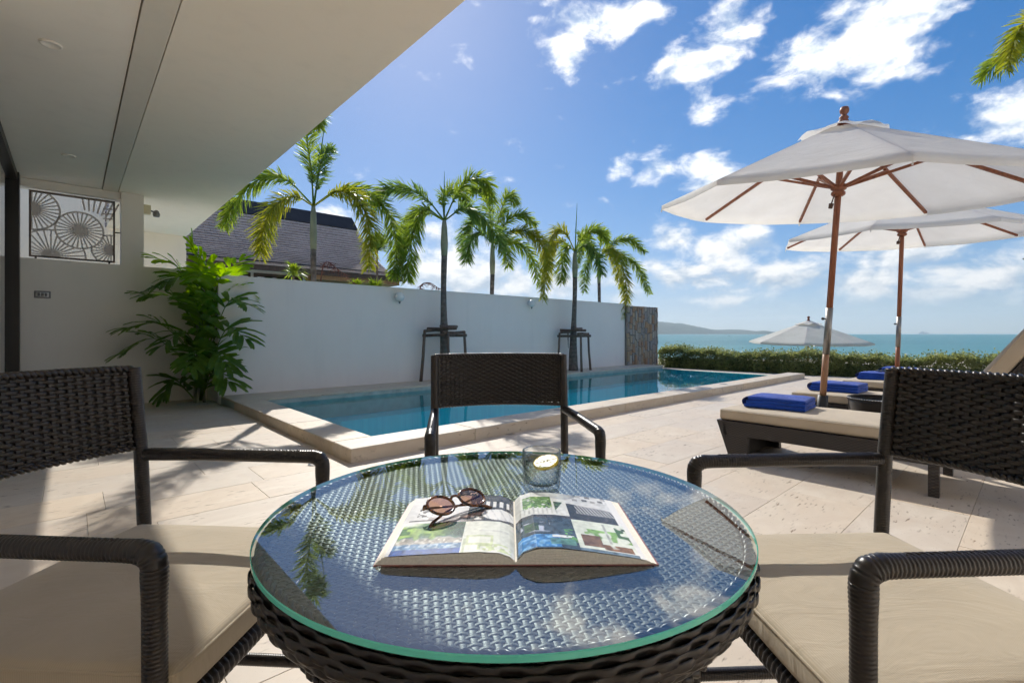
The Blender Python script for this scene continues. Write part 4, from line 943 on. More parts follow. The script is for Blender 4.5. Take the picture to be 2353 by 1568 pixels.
def weave(mb, pos, nrm, L_, N, rows, hh, th, amp, closed=False, sub=4, up=None):
    """weft strands: pos(s,t) point, nrm(s,t) normal; N stakes along s in [0,1]; rows list of t"""
    for j, t in enumerate(rows):
        m = N*sub; ring = 6; vs = []
        for i in range(m+(0 if closed else 1)):
            s_ = i/m; p = pos(s_, t); n_ = nrm(s_, t); upv = up(s_, t) if up else Vector((0,0,1)); o = amp*math.tanh(2.0*math.cos(PI*s_*N+j*PI))
            c_ = p+n_*o
            for (a, b) in ((hh,0),(hh*.62,th),(-hh*.62,th),(-hh,0),(-hh*.62,-th),(hh*.62,-th)): vs.append(c_+upv*a+n_*b)
        cnt = m if closed else m+1; fs = []
        for i in range(m if closed else m):
            i2 = (i+1) % cnt
            for k in range(ring): k2 = (k+1) % ring; fs.append((i*ring+k, i*ring+k2, i2*ring+k2, i2*ring+k))
        mb.add(vs, fs)
    return mb

# ------------------------------------------------------------------ dining chairs
AY = .280
def make_chair(label, loc, rz, group='woven armchairs round the glass table'):
    t = thing('wicker_armchair', label, 'chair', loc, rz, group); W_ = M['wicker']; r = .0168
    bx = lambda y, z: -.280-.10*(z-.65)-.075*(1-(y/AY)**2)
    Hb0, Hb1 = .652, .862
    N_ = 30
    yy = lambda s_: -AY+2*AY*s_
    def pos(s_, t_): y = yy(s_); return Vector((bx(y, t_), y, t_))
    def nrm(s_, t_): y = yy(s_); return Vector((1, -.075*2*y/AY**2, .10)).normalized()
    rows = [Hb0+.008+i*.0088 for i in range(int((Hb1-Hb0-.012)/.0088)+1)]
    wv = MB(); weave(wv, pos, nrm, 1, N_, rows, .0052, .0014, .0030, sub=6)
    bk = tag(wv.build('backrest', W_, t, True), kind='stuff')
    sk = MB()
    for k in range(N_+1):
        s_ = (k+.0)/N_; s_ = min(max(s_, .004), .996); p0, p1 = pos(s_, Hb0), pos(s_, Hb1); n_ = nrm(s_, .75); sd_ = n_.cross(Vector((0,0,1))).normalized()
        sk.hexa([p0-sd_*.0035-n_*.0012, p0+sd_*.0035-n_*.0012, p0+sd_*.0035+n_*.0012, p0-sd_*.0035+n_*.0012, p1-sd_*.0035-n_*.0012, p1+sd_*.0035-n_*.0012, p1+sd_*.0035+n_*.0012, p1-sd_*.0035+n_*.0012])
    tag(sk.build('back_stakes', W_, bk), kind='stuff')
    rim = MB(); arc = [pos(i/40, Hb1+.003) for i in range(41)]; braid(rim, arc, .0085); rim.build('top_braid', W_, bk, True)
    rim = MB(); arc = [pos(i/40, Hb0) for i in range(41)]; braid(rim, arc, .0075); rim.build('bottom_braid', W_, bk, True)
    for sy in (-1, 1):
        bl = MB(); wt(bl, [(-.245,sy*AY,0), (-.270,sy*AY,.45), (bx(AY,.65),sy*AY,.65), (bx(AY,.865),sy*AY,.868)], .0168); bl.build('back_leg', W_, t, True)
        fl_ = MB(); wt(fl_, [(.232,sy*AY,0), (.230,sy*AY,.608)], r, bulge=[(.60,.03,.10)]); fl_.build('front_leg', W_, t, True)
        ar = MB(); cpts = [(bx(AY,.63)+.012,sy*AY,.632), (-.10,sy*AY,.634), (.205,sy*AY,.632), (.222,sy*AY,.627), (.230,sy*AY,.614), (.2305,sy*AY,.600)]
        wt(ar, cpts, r, bulge=[(.49,.026,.11)])
        ar.build('arm', W_, t, True)
        cr = MB(); braid(cr, [(bx(AY,.63)+.03,sy*AY,.632+r*.86), (.17,sy*AY,.632+r*.86)], .0036, .020); cr.build('arm_braid', W_, t, True)
        st_ = MB(); wt(st_, [(-.245,sy*AY,.085), (.232,sy*AY,.085)], .0150); st_.build('stretcher', W_, t, True)
        sr = MB(); wt(sr, [(-.262,sy*(AY-.002),.365), (.23,sy*(AY-.002),.365)], .020); sr.build('side_rail', W_, t, True)
    fr_ = MB(); wt(fr_, [(.236,-AY,.365), (.236,AY,.365)], .021, amp=.10, pitch=.014); fr_.build('front_rail', W_, t, True)
    br = MB(); wt(br, [(-.265,-AY,.365), (-.265,AY,.365)], .019); br.build('back_rail', W_, t, True)
    m_ = MB(); m_.box((-.262,-AY+.01,.372), (.232,AY-.01,.388)); m_.build('seat_panel', W_, t)
    cm = cushion_mesh('seat_cushion', .535, .545, .060, .016, M['cushion'], .007, 15, .0024, int(abs(loc[0])*100))
    co = link('seat_cushion', cm, t, Matrix.Translation((-.010, 0, .419)))
    pp = piping(.535, .545, .019, .016); pp.build('piping', M['cushion'], co, True)
    for sy in (-1, 1): bevelbox('tie_tab', (-.21,sy*.268-.009,-.026), (-.155,sy*.268+.009,.024), .003, M['cushion'], co, 1)
    return t
make_chair('dark woven armchair at the left of the table, partly in the roof shadow', (-.752,1.022,0), R(-3.5))
make_chair('dark woven armchair at the right of the table with its back to the loungers', (.712,.972,0), R(182.8))
make_chair('dark woven armchair across the table with its back to the pool', (-.013,1.80,0), R(-82.5))

# ------------------------------------------------------------------ round table
TX, TY, TZ, TR = -.011, .858, .655, .400
tb = thing('round_table', 'round dark woven table with a clear glass top in the foreground', 'table', (TX,TY,0), 0)
GZ0, GZ1 = TZ-.0082, TZ; ng = 160
gl = MB(); ring = [(math.cos(2*PI*k/ng), math.sin(2*PI*k/ng)) for k in range(ng)]
prof = [(TR-.0012,GZ0),(TR,GZ0+.0012),(TR,GZ1-.0012),(TR-.0012,GZ1)]
vs = [(c_*r_, s_*r_, z) for (r_, z) in prof for (c_, s_) in ring]
fs = [(i*ng+k, i*ng+(k+1) % ng, (i+1)*ng+(k+1) % ng, (i+1)*ng+k) for i in range(3) for k in range(ng)]
gl.add(vs, fs, 1); gl.add([vs[3*ng+k] for k in range(ng)], [tuple(range(ng))], 0); gl.add([vs[k] for k in range(ng)], [tuple(range(ng-1, -1, -1))], 2)
gl.build('glass_top', [M['table_glass'], M['glass_edge'], M['clear']], tb)
WZ = GZ0-.007; RT = .384; mt = MB(); rot = R(11); cr_, sr_ = math.cos(rot), math.sin(rot)
pw, ps = .0070, .0120
def strands(along, pitch, half, wid, th, amp, period, phase):
    k = -int(RT/pitch)
    while k*pitch < RT:
        off = k*pitch; hl = math.sqrt(max(0, RT*RT-off*off)); nseg = int(2*hl/(period/4)); 
        if nseg < 2: k += 1; continue
        vs = []
        for i in range(nseg+1):
            s_ = -hl+2*hl*i/nseg; z = amp*math.cos(2*PI*s_/period+(k % 2)*PI+phase)
            for (a, b) in ((wid,0),(wid*.6,th),(-wid*.6,th),(-wid,0),(-wid*.6,-th),(wid*.6,-th)):
                x, y = (s_, off+a) if along else (off+a, s_); vs.append((x*cr_-y*sr_, x*sr_+y*cr_, WZ+z+b))
        mt.add(vs, [(i*6+q, i*6+(q+1) % 6, (i+1)*6+(q+1) % 6, (i+1)*6+q) for i in range(nseg) for q in range(6)]); k += 1
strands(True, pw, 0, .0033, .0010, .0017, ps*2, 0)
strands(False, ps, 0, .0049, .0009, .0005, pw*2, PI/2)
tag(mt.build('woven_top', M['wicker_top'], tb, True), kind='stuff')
def sprof(t_):                                      # skirt profile, t from 0 (top) to 1 (bottom)
    z = WZ+.002-.098*t_; r_ = .388+.014*math.sin(PI*min(1, t_*1.5))-.045*max(0, t_-.25)**1.3*1.3; return r_, z
skt = MB(); NS = 106
def spos(s_, t_): r_, z = sprof(t_); a = 2*PI*s_; return Vector((r_*math.cos(a), r_*math.sin(a), z))
def snrm(s_, t_): a = 2*PI*s_; return Vector((math.cos(a), math.sin(a), -.3*t_)).normalized()
weave(skt, spos, snrm, 1, NS, [i/13 for i in range(14)], .0060, .0011, .0014, closed=True, sub=6)
sko = tag(skt.build('woven_skirt', M['wicker'], tb, True), kind='stuff')
stk_ = MB()
for k in range(NS):
    s_ = k/NS; a, b, c_ = spos(s_, 0), spos(s_, .5), spos(s_, 1); stk_.tube([a, b, c_], .0032, 5)
tag(stk_.build('skirt_stakes', M['wicker'], sko), kind='stuff')
ln_ = MB(); ln_.lathe([(sprof(i/8)[0]-.006, sprof(i/8)[1]) for i in range(9)], 96); ln_.f = ln_.f[:8*96]; ln_.m = ln_.m[:8*96]; ln_.build('skirt_lining', M['wicker'], sko, True)
for tt in (0.0, 1.0):
    m_ = MB(); r_, z = sprof(tt); braid(m_, [(r_*math.cos(2*PI*k/90), r_*math.sin(2*PI*k/90), z+(.004 if tt == 0 else -.006)) for k in range(91)], .007 if tt else .0055, .036); m_.build('rim_braid', M['wicker'], sko, True)
m_ = MB(); m_.box((-.30,-.02,WZ-.035), (.30,.02,WZ-.008)); m_.box((-.02,-.30,WZ-.036), (.02,.30,WZ-.0085)); m_.build('frame', M['metal_dark'], tb)
for k in range(4):
    a = R(45+90*k); l_ = MB(); wt(l_, [(.27*math.cos(a), .27*math.sin(a), WZ-.01), (.215*math.cos(a), .215*math.sin(a), .3), (.25*math.cos(a), .25*math.sin(a), 0)], .02); l_.build('leg', M['wicker'], tb, True)
m_ = MB(); wt(m_, [(.215*math.cos(R(45+6*k)), .215*math.sin(R(45+6*k)), .22) for k in range(61)], .014); m_.build('leg_ring', M['wicker'], tb, True)

# ------------------------------------------------------------------ things on the table
mgz = thing('open_magazine', 'open magazine with colour and black-and-white interior photographs lying on the glass table', 'magazine', (.005,.6355,TZ+.0004), R(.4))
MD = .230
Lp = ([0,.008,.022,.05,.10,.15,.174], [.005,.0125,.0185,.0205,.0180,.0150,.0125]); Rp = ([0,.010,.028,.06,.10,.15,.178], [.005,.0185,.0265,.0262,.0205,.0115,.0055])
def ztop(side, d, y): 
    z = np.interp(d, *(Lp if side < 0 else Rp)); return z*.84*(1-.10*(y/MD))
for side in (-1, 1):
    blk = MB(); nl = 9
    for i in range(nl):
        f0, f1 = i/nl, (i+.86)/nl; outer = .186-.0105*i/nl+RS.uniform(-.0008,.0008); ds = list(np.linspace(0, .17, 16))+[outer]
        vs = []
        for d in ds:
            for y in (RS.uniform(0,.0006), MD-RS.uniform(0,.0006)):
                zz = ztop(side, min(d,.178), y)-.0012; vs += [(side*d, y, .0012+zz*f0*.97), (side*d, y, .0012+zz*f1*.97)]
        fs = []
        for k in range(len(ds)-1):
            a = k*4; b = a+4; fs += [(a,b,b+1,a+1),(a+2,a+3,b+3,b+2),(a+1,b+1,b+3,a+3),(a,a+2,b+2,b)]
        fs.append((len(ds)*4-4, len(ds)*4-2, len(ds)*4-1, len(ds)*4-3)); blk.add(vs, fs)
    blk.build('page_block', M['paper'], mgz)
cv = MB(); cv.box((-.1875,-.001,0), (.1885,MD+.001,.0011)); cv.build('cover', simple('magazine_cover', (.30,.12,.11), .4, .2), mgz)
def sm(a, b, x): t_ = np.clip((x-a)/(b-a), 0, 1); return t_*t_*(3-2*t_)
def vnoise(s_, t_, f, seed):
    rs_ = np.random.RandomState(seed); g_ = rs_.rand(64, 64); x, y = s_*f, t_*f; xi, yi = np.floor(x).astype(int), np.floor(y).astype(int); fx, fy = x-xi, y-yi; fx = fx*fx*(3-2*fx); fy = fy*fy*(3-2*fy)
    G_ = lambda a, b: g_[a % 64, b % 64]; return (G_(xi,yi)*(1-fx)+G_(xi+1,yi)*fx)*(1-fy)+(G_(xi,yi+1)*(1-fx)+G_(xi+1,yi+1)*fx)*fy
def paint(side, s_, t_):
    """printed photographs; s 0 = outer edge .. 1 = spine, t 0 = bottom .. 1 = top"""
    c_ = np.ones(s_.shape+(3,))*np.array([.80,.81,.83])
    def put(mask, col): m_ = np.clip(mask, 0, 1)[..., None]; return c_*(1-m_)+np.array(col)*m_
    n1, n2, n3 = vnoise(s_, t_, 22, 1), vnoise(s_, t_, 45, 2), vnoise(s_, t_, 8, 3); rect = lambda a, b, p, q: ((s_ > a) & (s_ < b) & (t_ > p) & (t_ < q)).astype(float)
    if side < 0:
        sp, tp = .57, .47
        q = rect(.03, sp, 0, tp); g_ = sm(.20, .26, t_+.06*(n1-.5)); c_ = put(q, (.10,.22,.40)); c_ = put(q*sm(.45,.75,n2)*.7, (.55,.68,.80)); c_ = put(q*rect(0,1,0,.07), (.035,.09,.33))
        c_ = put(q*sm(.13,.16,t_)*(1-g_), (.33,.31,.27)); c_ = put(q*sm(.13,.16,t_)*(1-g_)*sm(.5,.7,n2), (.62,.60,.55)); c_ = put(q*g_, (.055,.15,.035)); c_ = put(q*g_*sm(.45,.8,n1)*sm(.5,.2,s_), (.30,.48,.10)); c_ = put(q*g_*sm(.3,.55,s_)*.7, (.03,.06,.06)); c_ = put(q*sm(.40,.46,t_)*(1-sm(.10,.22,s_)), (.75,.80,.80))
        q = rect(sp, 1, 0, tp); c_ = put(q, (.74,.77,.70)); c_ = put(q*rect(.60,.82,.10,.24), (.62,.68,.45)); c_ = put(q*rect(.62,.80,.13,.22), (.80,.83,.74)); c_ = put(q*rect(.70,.97,.02,.12)*sm(.4,.6,n2), (.55,.62,.38)); c_ = put(q*rect(.70,.95,.30,.33), (.62,.64,.60)); c_ = put(q*rect(.58,.60,.0,.2), (.5,.55,.4))
        q = rect(.03, sp, tp, 1); c_ = put(q, (.80,.81,.83)); c_ = put(q*rect(.05,.30,.51,.53), (.12,.12,.13)); c_ = put(q*rect(.10,.24,.58,.74)*sm(.5,.6,n2), (.16,.15,.15)); c_ = put(q*rect(.22,.36,.53,.57)*.6, (.35,.22,.18)); c_ = put(q*rect(.36,sp,tp,.56)*.8, (.25,.22,.22))
        q = rect(sp, 1, tp, 1); c_ = put(q, (.085,.085,.095)); el = (((s_-.86)/.16)**2+((t_-.60)/.10)**2 < 1).astype(float); c_ = put(q*el, (.78,.79,.80)); c_ = put(q*el*(np.sin(s_*80+t_*30) > .75), (.60,.61,.62)); c_ = put(q*rect(.62,.95,.74,.86)*(np.sin(s_*95) > 0), (.80,.80,.80)); c_ = put(q*rect(.60,.70,.50,.60)*(n2 > .5), (.7,.7,.7))
    else:
        s_ = 1-s_; sp, tp = .50, .48     # now 0 = spine
        rect = lambda a, b, p, q: ((s_ > a) & (s_ < b) & (t_ > p) & (t_ < q)).astype(float)
        q = rect(.0, sp, 0, tp); c_ = put(q, (.05,.075,.10)); c_ = put(q*rect(.02,.36,.02,.20), (.05,.22,.55)); c_ = put(q*rect(.02,.36,.02,.20)*sm(.5,.8,n2), (.20,.45,.75)); c_ = put(q*rect(.05,.30,.24,.40)*sm(.4,.6,n1), (.45,.50,.62)); c_ = put(q*rect(.08,.2,.26,.38), (.05,.10,.05)); c_ = put(q*rect(.30,.48,.16,.19), (.70,.74,.78)); c_ = put(q*rect(.40,.50,.10,.30)*sm(.5,.7,n2), (.12,.30,.10)); c_ = put(q*rect(.28,.48,.06,.14)*.8, (.12,.28,.24))
        q = rect(.0, sp, tp, 1); c_ = put(q, (.72,.74,.72)); c_ = put(q*rect(.08,.36,.66,.90)*sm(.25,.5,n1+.2), (.10,.22,.06)); c_ = put(q*rect(.08,.36,.66,.90)*sm(.55,.8,n2), (.30,.45,.18)); c_ = put(q*rect(.05,.40,.55,.68)*(np.sin(s_*150) > .3), (.55,.57,.55)); c_ = put(q*rect(.38,.47,.60,.80)*((s_-.36)*2 < (t_-.58)), (.08,.14,.07)); c_ = put(q*rect(.0,sp,tp,.53), (.06,.06,.07))
        q = rect(sp, .93, tp, 1); c_ = put(q, (.045,.045,.05)); c_ = put(q*rect(.58,.93,.60,.80)*(np.sin((s_*1+t_*.3)*190) > .2), (.60,.60,.60)); c_ = put(q*sm(.78,.80,t_+.15*(s_-.5)), (.66,.67,.68))
        for (a, b, g_) in ((.58,.86,.3),(.68,.88,.15),(.76,.86,.4),(.84,.89,.2),(.62,.94,.45),(.72,.95,.25),(.88,.95,.35)): c_ = put(q*rect(a,a+.05,b,b+.045), (g_,g_,g_))
        q = rect(sp, .97, 0, tp); c_ = put(q, (.72,.78,.70)); c_ = put(q*rect(.58,.97,.18,.34)*sm(.45,.7,n1), (.22,.40,.12)); c_ = put(q*rect(.76,.78,.15,.46), (.45,.48,.45)); c_ = put(q*rect(.54,.70,.08,.24)*sm(.3,.5,n3+.25), (.20,.11,.06)); c_ = put(q*rect(.70,.93,.05,.13)*sm(.35,.55,n1+.2), (.22,.11,.05)); c_ = put(q*rect(sp,.97,.0,.04), (.14,.20,.26)); c_ = put(q*rect(.86,.97,.22,.42)*sm(.4,.6,n1), (.06,.14,.05))
        c_ = put(rect(.955,1,.0,.72), (.80,.80,.81))
    fine = .5*vnoise(s_, t_, 30, 9)+.3*vnoise(s_, t_, 61, 10)+.2*vnoise(s_, t_, 13, 12); dark = 1-np.clip(c_.mean(-1)/.78, 0, 1)
    c_ = c_*(1+(fine-.5)[..., None]*(.35+1.5*dark)[..., None]); tone = vnoise(s_, t_, 5, 14)[..., None]-.5
    return np.clip(c_*(1+.35*tone), .01, .85)
for side in (-1, 1):
    nx, ny_ = 190, 140; vs = []; fs = []; dd = np.linspace(.0015, .1735, nx); yy_ = np.linspace(.0008, MD-.0008, ny_)
    for y in yy_:
        for d in dd: vs.append((side*d, y, ztop(side, d, y)+.0007))
    for j in range(ny_-1):
        for i in range(nx-1): a = j*nx+i; f = (a, a+1, a+nx+1, a+nx); fs.append(f if side > 0 else tuple(reversed(f)))
    s_, t_ = np.meshgrid(1-dd/.1735, yy_/MD); col = paint(side, s_, t_).reshape(-1, 3)
    m = NM('printed_page'); m.set(Roughness=.22); at_ = m.node('ShaderNodeVertexColor', layer_name='print'); m.L.new(at_.outputs[0], m.b.inputs['Base Color'])
    o = MB().add(vs, fs).build('printed_page', m.m, mgz, True); ca_ = o.data.color_attributes.new('print', 'FLOAT_COLOR', 'POINT'); ca_.data.foreach_set('color', np.concatenate([col, np.ones((len(col), 1))], 1).ravel().astype(np.float32))
# sunglasses
def sunglasses(name, label, loc, rz, tilt, fr_mat, lens_mat, k=1.0, group=None):
    t = thing(name, label, 'sunglasses', loc, rz, group); rr = .0245*k; F = Matrix.Rotation(tilt, 4, 'X'); cx = .0335*k
    def tf(p): return F @ Vector(p)
    for sx in (-1, 1):
        m_ = MB(); pts = [tf((sx*cx+rr*math.cos(2*PI*i/40), rr*.96*math.sin(2*PI*i/40), 0)) for i in range(42)]; m_.tube(pts, .0026*k, 8, caps=False); m_.build('rim', M[fr_mat], t, True)
        l_ = MB(); vs = [tf((sx*cx+rr*f*math.cos(2*PI*i/36), rr*.96*f*math.sin(2*PI*i/36), .0022*k*(1-f*f))) for f in (.5, .99) for i in range(36)]; vs.append(tf((sx*cx, 0, .0022*k))); l_.add(vs, [(i, (i+1) % 36, 36+(i+1) % 36, 36+i) for i in range(36)]+[(72, (i+1) % 36, i) for i in range(36)]); l_.build('lens', M[lens_mat], t, True)
        h_ = MB(); h_.tube([tf((sx*(cx+rr*.96), .008*k, 0)), tf((sx*(cx+rr*1.12), .010*k, -.002)), tf((sx*(cx+rr*1.14), .010*k, -.010*k))], .0028*k, 6); h_.build('hinge', M[fr_mat], t, True)
        e = sx*(cx+rr*1.12); o_ = -.012*k if sx < 0 else -.016*k
        tm = MB(); tm.tube([tf((e, .010*k, o_+.004*k)), tf((e-sx*.05*k, .004*k, o_)), tf((e-sx*.085*k, -.004*k, o_)), tf((e-sx*.118*k, -.018*k, o_-.001)), tf((e-sx*.128*k, -.026*k, o_-.002))], [.0026*k,.002*k,.0022*k,.003*k,.0024*k], 6); tm.build('temple', M[fr_mat], t, True)
    b_ = MB(); b_.tube([tf((-cx+rr*.93, .006*k, .0)), tf((-.004*k, .011*k, .003*k)), tf((.004*k, .011*k, .003*k)), tf((cx-rr*.93, .006*k, 0))], .0026*k, 6); b_.build('bridge', M[fr_mat], t, True)
    return t
sunglasses('sunglasses', 'round tortoiseshell sunglasses folded on the left page of the magazine', (-.089,.776,TZ+.0365), R(40), R(22), 'tort', 'lens', .88)
# tumbler
tg = thing('tumbler', 'clear glass of sparkling water with a lemon slice behind the magazine', 'glass', (.058,.945,TZ+.0006), 0)
m_ = MB(); ro, ri = .0372, .0348
m_.lathe([(1e-6,0),(.030,0),(.0335,.002),(.0355,.008),(ro,.03),(ro+.0006,.0765),(ro-.0006,.0775),(ri+.0004,.0765),(ri,.035),(ri-.003,.016),(ri-.012,.0115),(1e-6,.011)], 48); m_.build('glass_body', M['tumbler'], tg, True, weld=2e-6)
m_ = MB(); m_.lathe([(1e-6,.0113),(ri-.0123,.0118),(ri-.0034,.0163),(ri-.0004,.035),(ri-.0003,.0525),(1e-6,.0525)], 48); m_.build('water', M['drink'], tg, True, weld=2e-6)
m_ = MB(); m_.tube([((ro-.0011)*math.cos(2*PI*k/48), (ro-.0011)*math.sin(2*PI*k/48), .0772) for k in range(50)], .0012, 6, caps=False); m_.build('rim', edge_glass('glass_rim', (.85,.88,.88), (.35,.38,.38), 3.2), tg, True)
m_ = MB(); m_.tube([((ri-.0012)*math.cos(2*PI*k/48), (ri-.0012)*math.sin(2*PI*k/48), .0530) for k in range(50)], .0007, 6, caps=False); m_.build('water_edge', edge_glass('water_edge', (.80,.84,.84), (.4,.44,.44), 2.6), tg, True)
bb = MB(); rs = np.random.RandomState(4); oc = [(1,0,0),(-1,0,0),(0,1,0),(0,-1,0),(0,0,1),(0,0,-1)]
for i in range(420):  # bubbles, crowded and white to stand for bright refracted light
    a = rs.rand()*2*PI; r_ = rs.uniform(.016,.0335); z = rs.uniform(.017,.050); s_ = rs.uniform(.0003,.0010); p = Vector((r_*math.cos(a), r_*math.sin(a), z))
    bb.add([p+Vector(o)*s_ for o in oc], [(0,2,4),(2,1,4),(1,3,4),(3,0,4),(2,0,5),(1,2,5),(3,1,5),(0,3,5)])
tag(bb.build('bubbles', M['white_plastic'], tg), kind='stuff')
lm = thing('lemon_slice', 'slice of lemon floating in the glass', 'lemon', (.0660,.938,TZ+.0560), 0); lm.rotation_euler = (R(14), R(-14), 0)
m_ = MB(); m_.lathe([(.0225,-.003),(.0245,-.003),(.0252,0),(.0245,.003),(.0225,.003)], 36, closed=True); m_.build('peel', M['lemon_peel'], lm, True)
m_ = MB(); m_.lathe([(.0,-.0026),(.0224,-.0026),(.0224,.0026),(.0,.0026)], 36); m_.build('flesh', M['lemon_flesh'], lm)
for k in range(8): m_ = MB(); a = 2*PI*k/8; m_.tube([(.002*math.cos(a),.002*math.sin(a),.0030),(.0215*math.cos(a),.0215*math.sin(a),.0030)], .0006, 4); m_.build('segment_rib', M['white_plastic'], lm)

# ------------------------------------------------------------------ loungers, towels, side tables
def mk_fine_wicker():
    m = NM('fine_wicker'); m.set(Roughness=.45); v = m.coord('Object', (55,55,110)); ck = m.node('ShaderNodeTexChecker', Scale=1.0); m.L.new(v, ck.inputs['Vector']); n = m.noise(v, .6, 2)
    m.col(m.mix(ck.outputs[1], (.014,.011,.010), (.045,.037,.033))); m.bump(ck.outputs[1], .5, .004); return m.m
M['fine_wicker'] = mk_fine_wicker()
lounge_cush = cushion_mesh('mattress', .66, 1.32, .085, .022, M['cushion2'], .010, 12, .003, 5); back_cush = cushion_mesh('back_mattress', .66, .80, .085, .022, M['cushion2'], .010, 10, .003, 6)
def lounger(label, u0):
    t = thing('sun_lounger', label, 'sun lounger', P(u0, 0, 0), ANG, 'sun loungers beside the pool'); Wk = M['fine_wicker']; X1 = .70
    m_ = MB(); m_.box((0,-.38,.185), (.045,1.66,.288)); m_.box((X1-.045,-.38,.185), (X1,1.66,.288)); m_.box((.045,-.38,.185), (X1-.045,-.335,.288)); m_.box((.045,.38,.20), (X1-.045,1.66,.275)); m_.build('frame', Wk, t)
    m_ = MB(); m_.hexa([(0,1.575,0),(X1,1.575,0),(X1,1.615,0),(0,1.615,0),(0,1.661,.290),(X1,1.661,.290),(X1,1.715,.290),(0,1.715,.290)]); m_.build('end_panel', Wk, t)
    for xa in (0.001, X1-.051):
        m_ = MB(); m_.hexa([(xa,1.48,0),(xa+.05,1.48,0),(xa+.05,1.574,0),(xa,1.574,0),(xa,1.49,.184),(xa+.05,1.49,.184),(xa+.05,1.630,.184),(xa,1.630,.184)]); m_.build('leg', Wk, t)
        for yb in (.40, -.36):
            m_ = MB(); m_.box((xa,yb,0), (xa+.05,yb+.05,.184)); m_.build('leg', Wk, t)
    a = R(57); Mb = Matrix.Translation((X1/2, .40, .30)) @ Matrix.Rotation(-a, 4, 'X')
    mt_ = link('mattress', lounge_cush, t, Matrix.Translation((X1/2, 1.045, .333))); p_ = piping(.66, 1.32, .030, .022); p_.build('piping', M['cushion2'], mt_, True)
    bkf = MB(); bkf.box((-.33,-.80,-.045), (.33,.0,.0)); bf = bkf.build('back_frame', Wk, t); bf.matrix_local = Mb
    bc = link('back_mattress', back_cush, t, Mb @ Matrix.Translation((0,-.405,.046))); p_ = piping(.66, .80, .030, .022); p_.build('piping', M['cushion2'], bc, True)
    for xa in (.10, X1-.13): m_ = MB(); m_.tube([(xa,-.12,.24), (xa,.06,.70)], .012, 6); m_.build('prop', M['metal_dark'], t)
    return t
def towel(label, u, w, rot=0.0, seed=1):
    t = thing('folded_towel', label, 'towel', P(u, w, .385), ANG+rot, 'folded blue towels'); z = 0
    for k in range(3):
        sx, sy = .34-.008*k, .43-.012*k; h = .031; me = cushion_mesh('towel_fold', sx, sy, h, .0150, M['towel'], .009 if k == 2 else .003, 11, .0055, seed*7+k)
        link('towel_fold', me, t, Matrix.Translation((.004*k, -.005*k, h/2+z))); z += h*.86
    m_ = MB(); pts = [(0,.20,.006),(0,.222,.022),(0,.228,.045),(0,.222,.064),(0,.20,.080)]
    vs = [(x, p[1], p[2]) for x in (-.162,.162) for p in pts]+[(x, p[1]-.012, .046+(p[2]-.046)*.8) for x in (-.162,.162) for p in pts]
    m_.add(vs, [(i, i+1, 6+i, 5+i) for i in range(4)]+[(10+i, 15+i, 16+i, 11+i) for i in range(4)]); m_.build('outer_fold', M['towel'], t, True)
    return t
LU = (3.74, 5.36, 7.22, 8.58)
names = ('nearest the table', 'second from the table behind the umbrella pole', 'third from the table', 'furthest from the table near the hedge')
for i, u0 in enumerate(LU):
    lounger('beige cushioned woven sun lounger '+names[i], u0)
    tw = towel(('rolled-fold royal blue towel on the nearest lounger', 'royal blue towel behind the pole of the nearest umbrella, on the second lounger', 'royal blue towel with dark sunglasses on it, on the third lounger', 'royal blue towel furthest away, beside the second umbrella pole')[i], u0+.36, 1.38, R((4,-3,2,-2)[i]), i+1)
M['lens_black'] = thin_glass('black_lens', (.03,.03,.03), 1.6)
sunglasses('sunglasses', 'black sunglasses lying on the third blue towel', tuple(P(LU[2]+.36, 1.36, .385+.112)), R(10), R(15), 'iron', 'lens_black', 1.1)
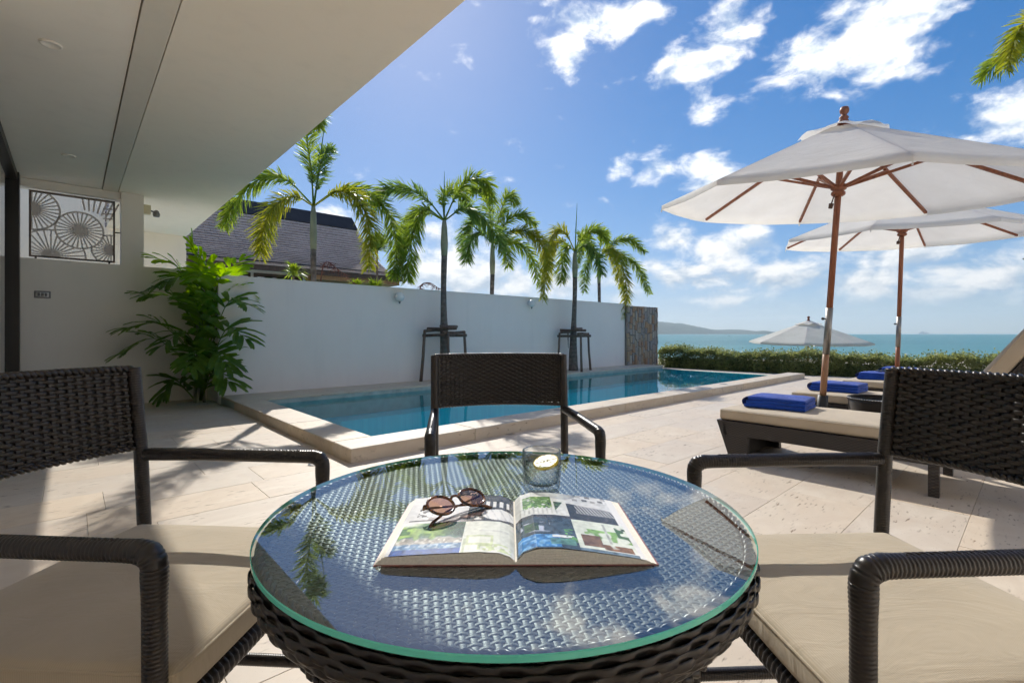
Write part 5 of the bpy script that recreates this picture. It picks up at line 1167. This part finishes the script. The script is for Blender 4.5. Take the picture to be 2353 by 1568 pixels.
def side_table(label, u, w):
    t = thing('wicker_side_table', label, 'side table', P(u, w, 0), ANG, 'round woven side tables')
    m_ = MB(); n = 60; prof = [(.215,.0)]+[(.215+.035*(i/24)+(.004 if i % 2 else 0), .42*i/24) for i in range(25)]+[(.235,.42),(.232,.405),(.0,.402)]; m_.lathe(prof, n); m_.build('body', M['wicker'], t, True)
    m_ = MB(); braid(m_, [(.246*math.cos(2*PI*k/60), .246*math.sin(2*PI*k/60), .425) for k in range(61)], .010, .04); m_.build('rim', M['wicker'], t, True)
    m_ = MB(); m_.lathe([(.0,.4025),(.231,.4025),(.231,.409),(.0,.409)], 48); m_.build('glass_inset', M['pane'], t)
side_table('small round woven side table between the first and second loungers', 4.92, .86)
side_table('small round woven side table between the second and third loungers holding a white carton', 6.66, .60)
ct = thing('carton', 'small white carton with a yellow side and grey top showing above the right chair', 'carton', P(6.62, .605, .41), ANG+R(20))
bevelbox('box', (-.045,-.045,0), (.045,.045,.155), .003, simple('carton_white', (.72,.72,.70), .5, .04), ct, 1); bevelbox('lid', (-.047,-.047,.1553), (.047,.047,.172), .003, M['grey_plastic'], ct, 1); bevelbox('side_panel', (.0453,-.03,.02), (.0465,.03,.14), .0004, simple('carton_yellow', (.72,.50,.06), .5, .05), ct, 1); bevelbox('front_print', (-.015,-.0465,.02), (.03,-.0453,.07), .0004, simple('carton_print', (.45,.36,.28), .5, .2, 60), ct, 1)
sh = thing('outdoor_shower', 'flat chrome shower head poking in at the right edge below the second umbrella', 'shower', (5.72,5.2,0), 0)
m_ = MB(); m_.lathe([(.0,-.012),(.145,-.012),(.155,-.004),(.155,.002),(.03,.014),(.015,.04),(.0,.04)], 32, c=(0,0,1.785)); m_.build('shower_head', M['chrome'], sh, True)
m_ = MB(); m_.tube([(0,0,1.82),(.02,0,1.90),(.10,0,1.93),(.42,0,1.93),(.47,0,1.90),(.48,0,1.8),(.48,0,0)], .016, 10); m_.build('riser_pipe', M['chrome'], sh, True)
m_ = MB(); m_.lathe([(.0,.0),(.06,.0),(.06,.012),(.0,.012)], 20, c=(.48,0,.0)); m_.build('floor_flange', M['chrome'], sh, True)

# ------------------------------------------------------------------ sea air
HAZE = 1
if HAZE:
    hz = MB(); hz.box((-7500,-340,-14), (7500,9800,330)); m = NM('sea_haze'); m.N.remove(m.b)
    pv = m.node('ShaderNodeVolumePrincipled'); pv.inputs['Density'].default_value = 0.95e-4; pv.inputs['Color'].default_value = (.80,.88,.96,1); pv.inputs['Anisotropy'].default_value = .25
    m.L.new(pv.outputs[0], m.out.inputs['Volume']); tag(hz.build('haze', m.m), 'pale sea haze', 'haze', kind='stuff')
